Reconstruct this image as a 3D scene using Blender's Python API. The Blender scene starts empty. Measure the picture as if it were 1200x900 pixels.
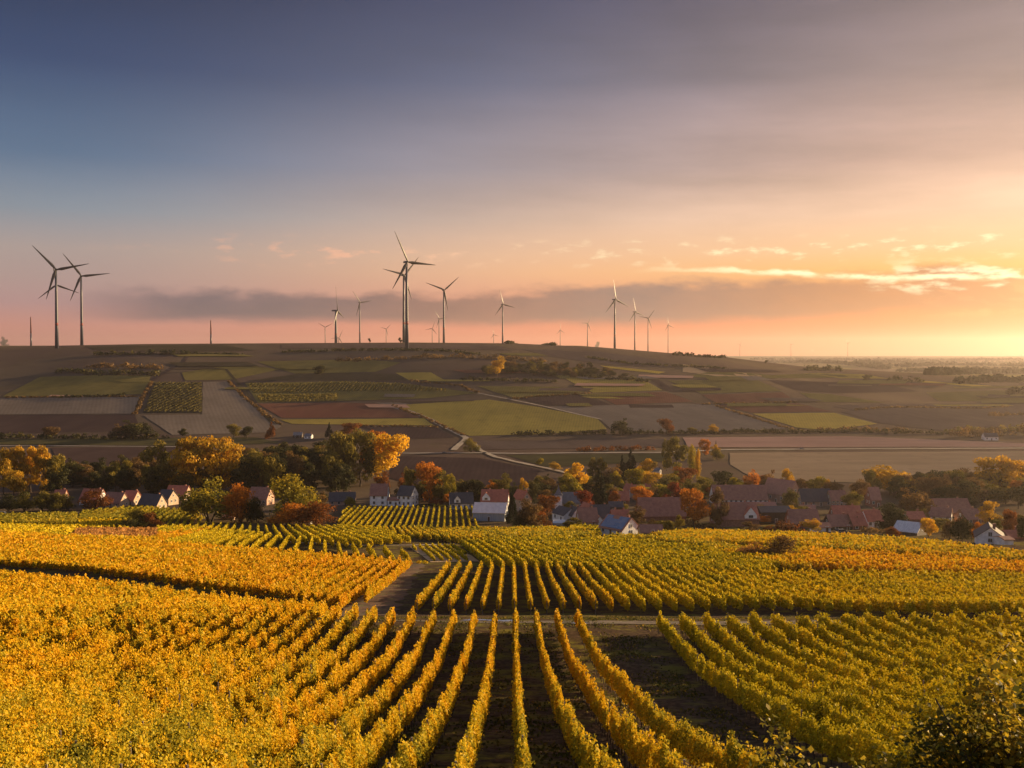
import bpy, bmesh, math, random
import numpy as np
from mathutils import Vector, Matrix

R = math.radians
C = bpy.context.scene.collection
scene = bpy.context.scene
rng = np.random.default_rng(11)
random.seed(7)

# ------------------------------------------------------------------ camera
cam_data = bpy.data.cameras.new('camera')
cam_data.sensor_width = 36.0
cam_data.lens = 36.0
cam_data.clip_start = 0.5
cam_data.clip_end = 60000
cam = bpy.data.objects.new('camera', cam_data)
C.objects.link(cam)
PITCH = math.atan(33 / 1200)
cam.location = (0, 0, 0)
cam.rotation_euler = (R(90) - PITCH, 0, 0)
scene.camera = cam

# ------------------------------------------------------------------ light
SUN_AZ, SUN_EL = 60.0, 11.0            # degrees right of the view direction, above the horizon
EXPOSURE = 1.4
scene.view_settings.view_transform = 'Standard'
scene.view_settings.look = 'None'
scene.view_settings.gamma = 1.0
scene.view_settings.use_curve_mapping = False
scene.view_settings.exposure = EXPOSURE
try:
    scene.cycles.use_denoising = True
    scene.cycles.max_bounces = 6
    scene.cycles.volume_bounces = 0
    scene.cycles.transparent_max_bounces = 6
except Exception:
    pass
sun_data = bpy.data.lights.new('sun', 'SUN')
sun_data.energy = 5.0
sun_data.angle = R(0.5)
sun_data.color = (1.0, 0.69, 0.36)
sun = bpy.data.objects.new('sun', sun_data)
C.objects.link(sun)
sd = Vector((math.sin(R(SUN_AZ)) * math.cos(R(SUN_EL)), math.cos(R(SUN_AZ)) * math.cos(R(SUN_EL)), math.sin(R(SUN_EL))))
sun.rotation_euler = sd.to_track_quat('Z', 'Y').to_euler()


def lin(c):
    return tuple(((v / 255) / 12.92 if v / 255 <= .04045 else ((v / 255 + .055) / 1.055) ** 2.4) for v in c) + (1.0,)


class NT:
    """small node-tree helper"""
    def __init__(s, tree):
        s.t = tree
        tree.nodes.clear()

    def n(s, kind, **kw):
        nd = s.t.nodes.new(kind)
        for k, v in kw.items():
            setattr(nd, k, v)
        return nd

    def put(s, sock, v):
        if hasattr(v, 'is_output') or isinstance(v, bpy.types.NodeSocket):
            s.t.links.new(v, sock)
        else:
            sock.default_value = v

    def m(s, op, a, b=None, c=None, clamp=False):
        nd = s.n('ShaderNodeMath', operation=op, use_clamp=clamp)
        s.put(nd.inputs[0], a)
        if b is not None: s.put(nd.inputs[1], b)
        if c is not None: s.put(nd.inputs[2], c)
        return nd.outputs[0]

    def mix(s, f, a, b, blend='MIX'):
        nd = s.n('ShaderNodeMix', data_type='RGBA', blend_type=blend)
        s.put(nd.inputs[0], f)
        s.put(nd.inputs[6], a)
        s.put(nd.inputs[7], b)
        return nd.outputs[2]

    def ramp(s, f, stops, interp='LINEAR'):
        nd = s.n('ShaderNodeValToRGB')
        r = nd.color_ramp
        r.interpolation = interp
        while len(r.elements) < len(stops): r.elements.new(0.5)
        for e, (p, c) in zip(r.elements, stops):
            e.position = p
            e.color = c if len(c) == 4 else tuple(c) + (1,)
        s.put(nd.inputs[0], f)
        return nd.outputs[0]

    def smooth(s, v, a, b):
        nd = s.n('ShaderNodeMapRange', interpolation_type='SMOOTHSTEP')
        s.put(nd.inputs[0], v)
        nd.inputs[1].default_value = a
        nd.inputs[2].default_value = b
        return nd.outputs[0]

    def noise(s, vec, scale=1.0, detail=3.0, rough=.5, dist=0.0):
        nd = s.n('ShaderNodeTexNoise')
        if vec is not None: s.put(nd.inputs['Vector'], vec)
        nd.inputs['Scale'].default_value = scale
        nd.inputs['Detail'].default_value = detail
        nd.inputs['Roughness'].default_value = rough
        nd.inputs['Distortion'].default_value = dist
        return nd.outputs[0]

    def comb(s, x, y, z):
        nd = s.n('ShaderNodeCombineXYZ')
        s.put(nd.inputs[0], x); s.put(nd.inputs[1], y); s.put(nd.inputs[2], z)
        return nd.outputs[0]


def build_world():
    w = bpy.data.worlds.new('World')
    scene.world = w
    w.use_nodes = True
    t = NT(w.node_tree)
    tc = t.n('ShaderNodeTexCoord')
    sep = t.n('ShaderNodeSeparateXYZ')
    t.put(sep.inputs[0], tc.outputs['Generated'])
    x, y, z = sep.outputs
    el = t.m('MULTIPLY', t.m('ARCSINE', z), 180 / math.pi)
    az = t.m('MULTIPLY', t.m('ARCTAN2', x, y), 180 / math.pi)
    f = t.m('DIVIDE', el, 30.0, clamp=True)
    L = [(0, (206, 130, 112)), (1.5, (198, 132, 120)), (2.7, (170, 132, 132)), (4, (164, 138, 134)), (5.5, (160, 143, 138)),
         (7.5, (124, 133, 144)), (10.25, (80, 104, 133)), (14.8, (38, 58, 96)), (19.2, (14, 27, 60)), (28, (10, 20, 48))]
    M = [(0, (236, 124, 88)), (1.5, (230, 130, 100)), (2.7, (220, 140, 112)), (4.6, (228, 170, 128)), (5.6, (222, 174, 138)),
         (7.5, (196, 165, 146)), (10.25, (154, 140, 144)), (14.8, (88, 90, 112)), (19.2, (54, 58, 88)), (28, (44, 50, 78))]
    H = [(0, (210, 66, 0)), (1.5, (218, 86, 0)), (2.7, (222, 110, 14)), (4.6, (232, 166, 76)), (5.6, (228, 176, 122)),
         (7.5, (228, 184, 152)), (10.25, (180, 144, 128)), (14.8, (130, 110, 110)), (19.2, (92, 78, 88)), (28, (76, 70, 84))]
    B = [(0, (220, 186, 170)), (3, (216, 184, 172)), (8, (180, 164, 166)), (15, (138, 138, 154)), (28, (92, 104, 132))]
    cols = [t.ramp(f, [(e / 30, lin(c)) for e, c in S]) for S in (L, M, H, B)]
    col = t.mix(t.smooth(az, -25, 6), cols[0], cols[1])
    col = t.mix(t.smooth(az, -4, 25), col, cols[2])
    # the rest of the sky, outside the photograph: warm round the sun, low sky behind brightened as added fill light, blue-grey above
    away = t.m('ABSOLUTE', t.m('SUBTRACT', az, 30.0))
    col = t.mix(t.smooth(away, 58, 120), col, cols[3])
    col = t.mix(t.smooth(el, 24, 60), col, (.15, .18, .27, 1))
    # cloud layers in direction space
    warp = t.noise(t.comb(t.m('MULTIPLY', az, .10), t.m('MULTIPLY', el, .32), 0.0), 1.0, 5, .55)
    warp2 = t.noise(t.comb(t.m('MULTIPLY', az, .42), t.m('MULTIPLY', el, 1.1), 3.7), 1.0, 6, .62)
    w1 = t.m('SUBTRACT', warp, .5)
    w2 = t.m('SUBTRACT', warp2, .5)
    wob = t.m('ADD', t.m('MULTIPLY', w1, 2.1), t.m('MULTIPLY', w2, 1.5))
    # long mauve bank low over the hill
    top = t.m('ADD', t.m('ADD', 3.75, t.m('MULTIPLY', t.smooth(az, -2, 10), .75)), wob)
    bot = t.m('ADD', t.m('ADD', 1.75, t.m('MULTIPLY', t.smooth(az, 8, 24), .55)), t.m('MULTIPLY', wob, .45))
    bank = t.m('MULTIPLY', t.smooth(t.m('SUBTRACT', top, el), -.10, .75), t.smooth(t.m('SUBTRACT', el, bot), -.25, .45))
    bank = t.m('MULTIPLY', bank, t.m('MULTIPLY', t.smooth(az, -25, -17), t.m('SUBTRACT', 1.0, t.smooth(az, 22, 34))))
    bank = t.m('MULTIPLY', bank, t.m('ADD', .72, t.m('MULTIPLY', warp2, .45)), clamp=True)
    bankcol = t.mix(t.smooth(az, -18, 22), lin((94, 84, 96)), lin((172, 96, 50)))
    bankcol = t.mix(t.smooth(az, -6, 6), bankcol, t.mix(t.smooth(az, 6, 22), lin((118, 94, 95)), lin((160, 90, 50))))
    col = t.mix(t.m('MULTIPLY', bank, .97, clamp=True), col, bankcol)
    # bright rim along the top edge of the bank, towards the sun
    rim_el = t.m('ADD', t.m('SUBTRACT', 4.75, t.m('MULTIPLY', t.smooth(az, 8, 24), .75)), t.m('MULTIPLY', w2, .75))
    rim = t.m('SUBTRACT', 1.0, t.smooth(t.m('ABSOLUTE', t.m('SUBTRACT', el, rim_el)), .02, .20))
    rim = t.m('MULTIPLY', rim, t.m('MULTIPLY', t.smooth(az, 5, 15), t.smooth(warp2, .28, .55)))
    col = t.mix(t.m('MULTIPLY', rim, .95), col, lin((255, 247, 196)))
    # puffs
    pz = t.noise(t.comb(t.m('MULTIPLY', az, .55), t.m('MULTIPLY', el, 1.7), 9.1), 1.0, 7, .62)
    pband = t.m('MULTIPLY', t.smooth(el, 4.6, 5.5), t.m('SUBTRACT', 1.0, t.smooth(el, 5.9, 6.8)))
    puff = t.m('MULTIPLY', t.smooth(pz, .53, .68), t.m('MULTIPLY', pband, t.smooth(az, -24, -8)))
    puffcol = t.mix(t.smooth(az, -10, 14), lin((240, 176, 142)), lin((255, 240, 190)))
    col = t.mix(t.m('MULTIPLY', puff, .7), col, puffcol)
    pz2 = t.noise(t.comb(t.m('MULTIPLY', az, .5), t.m('MULTIPLY', el, 1.5), 21.3), 1.0, 7, .6)
    p2 = t.m('MULTIPLY', t.smooth(pz2, .50, .68), t.m('MULTIPLY', t.smooth(az, 17, 22), t.m('MULTIPLY', t.smooth(el, 2.8, 3.8), t.m('SUBTRACT', 1.0, t.smooth(el, 4.2, 5.3)))))
    col = t.mix(t.m('MULTIPLY', p2, .8), col, lin((255, 250, 205)))
    p3 = t.m('MULTIPLY', t.smooth(pz, .48, .66), t.m('MULTIPLY', t.smooth(az, 19, 25), t.m('MULTIPLY', t.smooth(el, 1.6, 2.4), t.m('SUBTRACT', 1.0, t.smooth(el, 3.2, 4.2)))))
    col = t.mix(t.m('MULTIPLY', p3, .5), col, lin((236, 150, 84)))
    # high thin sheets
    hz = t.noise(t.comb(t.m('ADD', t.m('MULTIPLY', az, .045), t.m('MULTIPLY', el, .05)), t.m('MULTIPLY', el, .26), 5.0), 1.0, 7, .6)
    hm = t.m('MULTIPLY', t.m('SUBTRACT', hz, .5), t.m('MULTIPLY', t.smooth(el, 5, 9), t.m('ADD', .25, t.m('MULTIPLY', t.smooth(az, -15, 15), .75))))
    hv = t.n('ShaderNodeVectorMath', operation='SCALE')
    t.put(hv.inputs[0], col)
    t.put(hv.inputs[3], t.m('ADD', 1.0, t.m('MULTIPLY', hm, 1.35)))
    sky = t.n('ShaderNodeTexSky', sky_type='NISHITA')
    sky.sun_disc = False
    sky.sun_elevation = R(SUN_EL)
    sky.sun_rotation = R(SUN_AZ)
    sky.altitude = 200
    sky.dust_density = 3.0
    up = t.n('ShaderNodeVectorMath', operation='SCALE')
    t.put(up.inputs[0], hv.outputs[0])
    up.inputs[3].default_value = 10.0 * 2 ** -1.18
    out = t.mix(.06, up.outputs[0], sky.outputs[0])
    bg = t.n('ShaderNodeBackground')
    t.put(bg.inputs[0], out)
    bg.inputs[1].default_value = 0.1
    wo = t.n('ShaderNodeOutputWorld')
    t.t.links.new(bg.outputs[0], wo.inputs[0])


build_world()

# ------------------------------------------------------------------ lie of the land
PY = np.array([-300, -60, 0, 15, 29, 42.5, 60.7, 80, 98.8, 104, 110, 125, 155, 186, 230, 270, 350, 428, 533, 620, 700, 1000])
PZ = np.array([100, 16, -4.0, -9.2, -13.8, -17.5, -21.6, -25.0, -26.6, -27.2, -28.5, -31.8, -36.0, -39.6, -45.0, -50.2, -62.0, -72.9, -79.6, -83, -84, -84])
_fy = np.arange(-300, 1001, 1.0)
_fz = np.interp(_fy, PY, PZ)
_k = np.exp(-np.linspace(-2, 2, 13) ** 2); _k /= _k.sum()
_fz2 = np.convolve(np.pad(_fz, 6, mode='edge'), _k, 'valid')
HX = np.array([-6000, -850, -640, -170, 0, 150, 290, 370, 520, 860, 1300, 6000])   # crest height against x (at 1800 m)
HZ = np.array([14, 17, 21, 23.5, 22, 15.5, 4, -1.5, -20, -42, -50, -50])


def sstep(v, a, b):
    q = np.clip((v - a) / (b - a), 0, 1)
    return q * q * (3 - 2 * q)


def zt(x, y):
    x = np.asarray(x, float); y = np.asarray(y, float)
    x, y = np.broadcast_arrays(x, y)
    base = np.interp(y, _fy, _fz2)
    u = x / np.maximum(y, 900) * 1800
    zc = np.interp(u, HX, HZ)
    q = np.clip((y - 960) / 840, 0, 1)
    rise = .25 * q * q * (3 - 2 * q) + .75 * (q - np.sin(2 * np.pi * q) / (2 * np.pi) * .55)
    hill = -84 + (zc + 84) * rise
    # gentle folds on the slope
    hill = hill + 5.5 * np.sin(x / 170 + .8) * np.sin(np.pi * q) * q + 3.0 * np.sin(x / 71 + y / 160) * np.sin(np.pi * q)
    left = 1 - sstep(x / np.maximum(y, 1), .06, .2)
    plain_r = np.interp(y, [1800, 2600, 3500, 6000, 9000, 12000, 16000], [-46, -47, -45, -36, -14, -4, 0])
    plain_r = plain_r + np.where(y > 2200, 5 * np.sin(x / 900 + y / 700) + 3 * np.sin(x / 330 - y / 520), 0) * sstep(y, 2200, 4000) * (1 - sstep(y, 7000, 9500))
    plain_l = np.interp(y, [1800, 3000, 5000, 8000, 16000], [20, 30, 46, 62, 60])
    pl = plain_r + (plain_l - plain_r) * left
    k = sstep(y, 1780, 3000)
    far = zc + (pl - zc) * k
    z = np.where(y < 980, base, np.where(y < 1800, hill, far))
    z = z + .12 * np.sin(x / 5.3 + y / 9.1) * np.sin(y / 7.7 - x / 13.0) * sstep(y, 10, 30) * (1 - sstep(y, 900, 960))
    return z


CP, SP = math.cos(PITCH), math.sin(PITCH)


def ray(px, py):
    a, b = (px - 600) / 1200, (450 - py) / 1200
    return np.array([a, CP + b * SP, -SP + b * CP])


_ts = np.geomspace(8, 16000, 3000)


def at(px, py, dz=0.0):
    """point of the land (raised by dz) that the photograph shows at this place"""
    d = ray(px, py)
    z = zt(d[0] * _ts, d[1] * _ts) + dz - d[2] * _ts
    hit = np.nonzero(z > 0)[0]
    if len(hit) == 0: return (d[0] * 12000, d[1] * 12000)
    i = hit[0]
    a, b = _ts[max(i - 1, 0)], _ts[i]
    for _ in range(30):
        c = .5 * (a + b)
        if zt(d[0] * c, d[1] * c) + dz - d[2] * c > 0: b = c
        else: a = c
    return (d[0] * b, d[1] * b)


# ------------------------------------------------------------------ helpers
def link(o):
    C.objects.link(o)
    return o


def tag(o, label=None, cat=None, group=None, kind=None):
    if label: o['label'] = label
    if cat: o['category'] = cat
    if group: o['group'] = group
    if kind: o['kind'] = kind
    return o


def empty(name, loc=(0, 0, 0), rz=0.0):
    o = bpy.data.objects.new(name, None)
    o.empty_display_size = .3
    o.location = loc
    o.rotation_euler = (0, 0, rz)
    return link(o)


def mesh_quads(name, V, tint=None):
    """V: (N,4,3)"""
    n = len(V)
    me = bpy.data.meshes.new(name)
    me.vertices.add(4 * n)
    me.loops.add(4 * n)
    me.polygons.add(n)
    me.vertices.foreach_set('co', np.ascontiguousarray(V, np.float32).ravel())
    me.loops.foreach_set('vertex_index', np.arange(4 * n, dtype=np.int32))
    me.polygons.foreach_set('loop_start', np.arange(0, 4 * n, 4, dtype=np.int32))
    if tint is not None:
        at_ = me.attributes.new('tint', 'FLOAT', 'FACE')
        at_.data.foreach_set('value', np.asarray(tint, np.float32))
    me.update(calc_edges=True)
    return me


def obj(name, me, mat=None, parent=None, loc=None):
    o = bpy.data.objects.new(name, me)
    if mat is not None:
        me.materials.clear()
        for m_ in (mat if isinstance(mat, (list, tuple)) else [mat]): me.materials.append(m_)
    link(o)
    if parent is not None: o.parent = parent
    if loc is not None: o.location = loc
    return o


def bm_mesh(name, bm, smooth=False):
    me = bpy.data.meshes.new(name)
    bmesh.ops.recalc_face_normals(bm, faces=bm.faces)
    bm.to_mesh(me)
    bm.free()
    if smooth:
        for p in me.polygons: p.use_smooth = True
    return me


def add_box(bm, c, s, rz=0.0):
    m_ = Matrix.Translation(c) @ Matrix.Rotation(rz, 4, 'Z') @ Matrix.Diagonal((s[0], s[1], s[2], 1))
    return bmesh.ops.create_cube(bm, size=1.0, matrix=m_)['verts']


def add_tube(bm, pts, rads, seg=8, cap=True):
    rings = []
    pts = [Vector(p) for p in pts]
    for i, (p, r) in enumerate(zip(pts, rads)):
        t = (pts[min(i + 1, len(pts) - 1)] - pts[max(i - 1, 0)]).normalized()
        a = t.orthogonal().normalized() if abs(t.z) < .9 else Vector((1, 0, 0)).cross(t).normalized()
        b = t.cross(a)
        rings.append([bm.verts.new(p + (a * math.cos(2 * math.pi * k / seg) + b * math.sin(2 * math.pi * k / seg)) * r) for k in range(seg)])
    for r0, r1 in zip(rings, rings[1:]):
        for k in range(seg):
            bm.faces.new((r0[k], r0[(k + 1) % seg], r1[(k + 1) % seg], r1[k]))
    if cap:
        bm.faces.new(rings[0][::-1]); bm.faces.new(rings[-1])


def leaf_quads(cen, nrm, size, rg):
    """kite shaped leaves round the centres"""
    n = len(cen)
    nrm = nrm / np.maximum(np.linalg.norm(nrm, axis=1, keepdims=True), 1e-6)
    rv = rg.normal(size=(n, 3))
    u = np.cross(nrm, rv); u /= np.maximum(np.linalg.norm(u, axis=1, keepdims=True), 1e-6)
    v = np.cross(nrm, u)
    s = np.asarray(size)[:, None]
    fold = nrm * s * rg.uniform(-.18, .18, (n, 1))
    V = np.empty((n, 4, 3))
    V[:, 0] = cen + u * s * .62
    V[:, 1] = cen + v * s * .46 + fold
    V[:, 2] = cen - u * s * .50
    V[:, 3] = cen - v * s * .46 + fold
    return V


# ------------------------------------------------------------------ materials
def new_mat(name):
    m_ = bpy.data.materials.new(name)
    m_.use_nodes = True
    return m_, NT(m_.node_tree)


def leaf_mat(name, stops, transl=.42, patch=.035, patch_amt=.5, gloss=.004):
    m_, t = new_mat(name)
    a = t.n('ShaderNodeAttribute', attribute_type='GEOMETRY', attribute_name='tint')
    g = t.n('ShaderNodeNewGeometry')
    p = t.noise(g.outputs['Position'], patch, 3, .55)
    p2 = t.noise(g.outputs['Position'], patch * 9, 2, .5)
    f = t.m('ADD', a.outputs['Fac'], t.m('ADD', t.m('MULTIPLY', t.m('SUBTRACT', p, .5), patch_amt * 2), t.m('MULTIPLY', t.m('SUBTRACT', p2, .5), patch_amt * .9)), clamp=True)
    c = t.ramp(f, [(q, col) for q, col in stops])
    d = t.n('ShaderNodeBsdfDiffuse'); t.put(d.inputs[0], c)
    tr = t.n('ShaderNodeBsdfTranslucent'); t.put(tr.inputs[0], c)
    mx = t.n('ShaderNodeMixShader'); mx.inputs[0].default_value = transl
    t.t.links.new(d.outputs[0], mx.inputs[1]); t.t.links.new(tr.outputs[0], mx.inputs[2])
    gl = t.n('ShaderNodeBsdfGlossy'); gl.inputs['Roughness'].default_value = .45
    gl.inputs[0].default_value = (1, 1, 1, 1)
    m2 = t.n('ShaderNodeMixShader'); m2.inputs[0].default_value = gloss
    t.t.links.new(mx.outputs[0], m2.inputs[1]); t.t.links.new(gl.outputs[0], m2.inputs[2])
    o = t.n('ShaderNodeOutputMaterial')
    t.t.links.new(m2.outputs[0], o.inputs[0])
    return m_


def surf_mat(name, c0, c1, scale=1.0, detail=4, rough=.9, coord='Object', c2=None, scale2=None, stretch=(1, 1, 1), metal=0.0, lo=.35, hi=.65, bump=0.0):
    """a matt surface whose colour wanders between c0 and c1 (and c2)"""
    m_, t = new_mat(name)
    tc = t.n('ShaderNodeTexCoord') if coord == 'Object' else t.n('ShaderNodeNewGeometry')
    src = tc.outputs['Object'] if coord == 'Object' else tc.outputs['Position']
    mp = t.n('ShaderNodeMapping'); t.put(mp.inputs[0], src); mp.inputs[3].default_value = stretch
    nz = t.noise(mp.outputs[0], scale, detail, .6)
    c = t.mix(t.smooth(nz, lo, hi), tuple(c0) + (1,), tuple(c1) + (1,))
    if c2 is not None:
        n2 = t.noise(mp.outputs[0], scale2 or scale * 4, 4, .6, .3)
        c = t.mix(t.smooth(n2, .48, .68), c, tuple(c2) + (1,))
    b = t.n('ShaderNodeBsdfPrincipled')
    t.put(b.inputs['Base Color'], c)
    b.inputs['Roughness'].default_value = rough
    b.inputs['Metallic'].default_value = metal
    b.inputs['Specular IOR Level'].default_value = .25
    if bump:
        bp = t.n('ShaderNodeBump'); bp.inputs['Strength'].default_value = 1.0; bp.inputs['Distance'].default_value = bump
        t.put(bp.inputs['Height'], nz); t.t.links.new(bp.outputs[0], b.inputs['Normal'])
    o = t.n('ShaderNodeOutputMaterial')
    t.t.links.new(b.outputs[0], o.inputs[0])
    return m_


def plain_mat(name, c, rough=.6, metal=0.0, spec=.4):
    m_, t = new_mat(name)
    tc = t.n('ShaderNodeTexCoord')
    nz = t.noise(tc.outputs['Object'], 2.5, 4, .6)
    c1 = tuple(v * .82 for v in c) + (1,)
    b = t.n('ShaderNodeBsdfPrincipled')
    t.put(b.inputs['Base Color'], t.mix(t.smooth(nz, .3, .7), c1, tuple(c) + (1,)))
    b.inputs['Roughness'].default_value = rough
    b.inputs['Metallic'].default_value = metal
    b.inputs['Specular IOR Level'].default_value = spec
    o = t.n('ShaderNodeOutputMaterial')
    t.t.links.new(b.outputs[0], o.inputs[0])
    return m_


GREEN, OLIVE, LIME = (.05, .07, .012), (.15, .14, .016), (.32, .28, .020)
GOLD, AMBER, RUST, BROWN = (.55, .345, .010), (.57, .275, .009), (.34, .10, .012), (.12, .06, .02)
M = {}
M['vine_gold'] = leaf_mat('vine_leaves_gold', [(0, (.11, .11, .014)), (.14, (.22, .20, .018)), (.30, (.42, .33, .020)), (.52, GOLD), (.80, (.58, .31, .009)), (1, AMBER)], .30, .03, .30)
M['vine_amber'] = leaf_mat('vine_leaves_amber', [(0, LIME), (.3, GOLD), (.65, AMBER), (1, (.52, .22, .012))], .32, .02, .3)
M['vine_olive'] = leaf_mat('vine_leaves_olive', [(0, (.10, .11, .014)), (.18, (.26, .22, .014)), (.40, (.45, .36, .014)), (.8, (.58, .40, .010)), (1, GOLD)], .20, .03, .30)
M['vine_green'] = leaf_mat('vine_leaves_green', [(0, OLIVE), (.4, (.22, .20, .018)), (.75, (.36, .28, .022)), (1, GOLD)], .38, .03, .4)
M['bramble'] = leaf_mat('bramble_leaves', [(0, (.16, .10, .03)), (.5, (.36, .17, .05)), (1, (.50, .24, .05))], .3, .1, .4)
M['gold'] = leaf_mat('tree_leaves_gold', [(0, (.20, .14, .02)), (.35, (.42, .25, .02)), (.75, (.62, .35, .02)), (1, (.66, .31, .02))], .35, .05, .45)
M['bright'] = leaf_mat('tree_leaves_bright_gold', [(0, (.42, .25, .02)), (.4, (.68, .40, .02)), (1, (.74, .42, .02))], .38, .05, .35)
M['orange'] = leaf_mat('tree_leaves_orange', [(0, (.20, .085, .018)), (.4, (.44, .16, .016)), (1, (.62, .23, .02))], .35, .05, .45)
M['rust'] = leaf_mat('tree_leaves_rust', [(0, (.08, .035, .015)), (.5, (.20, .07, .016)), (1, (.36, .12, .02))], .32, .05, .45)
M['red'] = leaf_mat('tree_leaves_red', [(0, (.08, .02, .014)), (.5, (.20, .045, .018)), (1, (.34, .09, .02))], .32, .05, .45)
M['olive'] = leaf_mat('tree_leaves_olive', [(0, (.06, .06, .014)), (.5, (.16, .13, .024)), (1, (.34, .24, .03))], .32, .05, .45)
M['lime'] = leaf_mat('tree_leaves_lime', [(0, (.10, .10, .016)), (.5, (.27, .22, .022)), (1, (.55, .37, .022))], .35, .05, .5)
M['dark'] = leaf_mat('tree_leaves_dark', [(0, (.024, .028, .012)), (.6, (.055, .054, .018)), (1, (.13, .10, .024))], .25, .05, .4)
M['brown'] = leaf_mat('tree_leaves_brown', [(0, (.07, .048, .024)), (.5, (.16, .095, .035)), (1, (.28, .16, .04))], .28, .05, .4)
M['conifer'] = leaf_mat('conifer_needles', [(0, (.012, .018, .010)), (1, (.035, .042, .018))], .15, .05, .3)
M['bark'] = surf_mat('bark', (.05, .035, .025), (.11, .085, .06), 3, 4)
M['wood'] = surf_mat('weathered_wood', (.14, .11, .08), (.26, .22, .17), 4, 4)
M['soil'] = surf_mat('soil', (.10, .065, .042), (.19, .135, .09), .02, 5, coord='World', c2=(.13, .13, .05), scale2=.05)
M['vine_dim'] = leaf_mat('vine_leaves_dim', [(0, (.06, .055, .02)), (.5, (.13, .11, .028)), (1, (.22, .17, .03))], .2, .02, .3)

# ------------------------------------------------------------------ ground, fields, roads
def build_ground():
    def geo(a, b, n): return list(np.geomspace(a, b, n))
    ys = list(np.arange(-60, 40, 2.0)) + list(np.arange(40, 300, 4.0)) + list(np.arange(300, 1000, 10.0)) + list(np.arange(1000, 2000, 16.0)) + geo(2000, 16000, 70)
    xp = list(np.arange(0, 120, 3.0)) + list(np.arange(120, 620, 12.0)) + list(np.arange(620, 1500, 24.0)) + geo(1500, 14000, 40)
    xs = [-v for v in xp[:0:-1]] + xp
    X, Y = np.meshgrid(xs, ys)
    Z = zt(X, Y)
    V = np.stack([X, Y, Z], -1).reshape(-1, 3)
    ny, nx = X.shape
    i = np.arange(ny - 1)[:, None] * nx + np.arange(nx - 1)[None, :]
    F = np.stack([i, i + 1, i + nx + 1, i + nx], -1).reshape(-1, 4)
    me = bpy.data.meshes.new('ground')
    me.from_pydata(V.tolist(), [], F.tolist())
    for p in me.polygons: p.use_smooth = True
    m_, t = new_mat('ground')
    g = t.n('ShaderNodeNewGeometry')
    sp = t.n('ShaderNodeSeparateXYZ'); t.put(sp.inputs[0], g.outputs['Position'])
    pos = g.outputs['Position']
    n1 = t.noise(pos, .35, 5, .65); n2 = t.noise(pos, 2.2, 5, .7); n3 = t.noise(pos, .05, 3, .5)
    near = t.mix(t.smooth(n2, .35, .7), (.050, .035, .023, 1), (.12, .084, .054, 1))
    grass = t.mix(n2, (.075, .075, .018, 1), (.24, .20, .045, 1))
    near = t.mix(t.smooth(t.m('ADD', t.m('MULTIPLY', n1, .7), t.m('MULTIPLY', n3, .3)), .47, .62), near, grass)
    f1 = t.noise(pos, .006, 4, .6); f2 = t.noise(pos, .03, 5, .65)
    far = t.mix(t.smooth(f1, .38, .62), (.085, .061, .050, 1), (.105, .080, .056, 1))
    far = t.mix(t.m('MULTIPLY', t.smooth(f2, .5, .75), .6), far, (.065, .054, .030, 1))
    c = t.mix(t.smooth(sp.outputs[1], 420, 560), near, far)
    # the far plain: a quilt of field colours
    vo = t.n('ShaderNodeTexVoronoi'); vo.inputs['Scale'].default_value = 1.0
    mp = t.n('ShaderNodeMapping'); t.put(mp.inputs[0], pos); mp.inputs[3].default_value = (.0042, .0030, 0); mp.inputs[2].default_value = (0, 0, .35)
    t.put(vo.inputs['Vector'], mp.outputs[0])
    sc = t.n('ShaderNodeSeparateColor'); t.put(sc.inputs[0], vo.outputs['Color'])
    quilt = t.ramp(sc.outputs[0], [(0, (.15, .11, .08)), (.3, (.11, .10, .045)), (.5, (.20, .16, .09)), (.7, (.13, .085, .065)), (.85, (.17, .15, .055)), (1, (.09, .085, .04))], 'CONSTANT')
    c = t.mix(t.m('MULTIPLY', t.smooth(sp.outputs[1], 1750, 1950), .8), c, quilt)
    b = t.n('ShaderNodeBsdfDiffuse'); t.put(b.inputs[0], c)
    bp = t.n('ShaderNodeBump'); bp.inputs['Distance'].default_value = .12; bp.inputs['Strength'].default_value = .8
    t.put(bp.inputs['Height'], n2); t.t.links.new(bp.outputs[0], b.inputs['Normal'])
    o = t.n('ShaderNodeOutputMaterial'); t.t.links.new(b.outputs[0], o.inputs[0])
    tag(obj('ground', me, m_), kind='structure', label='vineyard floor, valley and hill beneath the fields')


build_ground()


def drape(name, poly, mat, lift=.35, step=20.0):
    """a sheet laid over the land inside a world polygon"""
    bm = bmesh.new()
    vs = [bm.verts.new((p[0], p[1], 0)) for p in poly]
    bm.faces.new(vs)
    xs = [p[0] for p in poly]; ys = [p[1] for p in poly]
    for a, lo, hi in ((0, min(xs), max(xs)), (1, min(ys), max(ys))):
        st = max(step, (hi - lo) / 60)
        for v in np.arange(math.floor(lo / st) * st + st, hi, st):
            co = [0, 0, 0]; co[a] = float(v); no = [0, 0, 0]; no[a] = 1
            bmesh.ops.bisect_plane(bm, geom=bm.verts[:] + bm.edges[:] + bm.faces[:], plane_co=co, plane_no=no)
    bmesh.ops.triangulate(bm, faces=bm.faces)
    for v in bm.verts:
        v.co.z = float(zt(v.co.x, v.co.y)) + lift
    for f in bm.faces:
        f.normal_update()
        if f.normal.z < 0: f.normal_flip()
    me = bpy.data.meshes.new(name); bm.to_mesh(me); bm.free()
    for p in me.polygons: p.use_smooth = True
    return tag(obj(name, me, mat), kind='structure')


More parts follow.
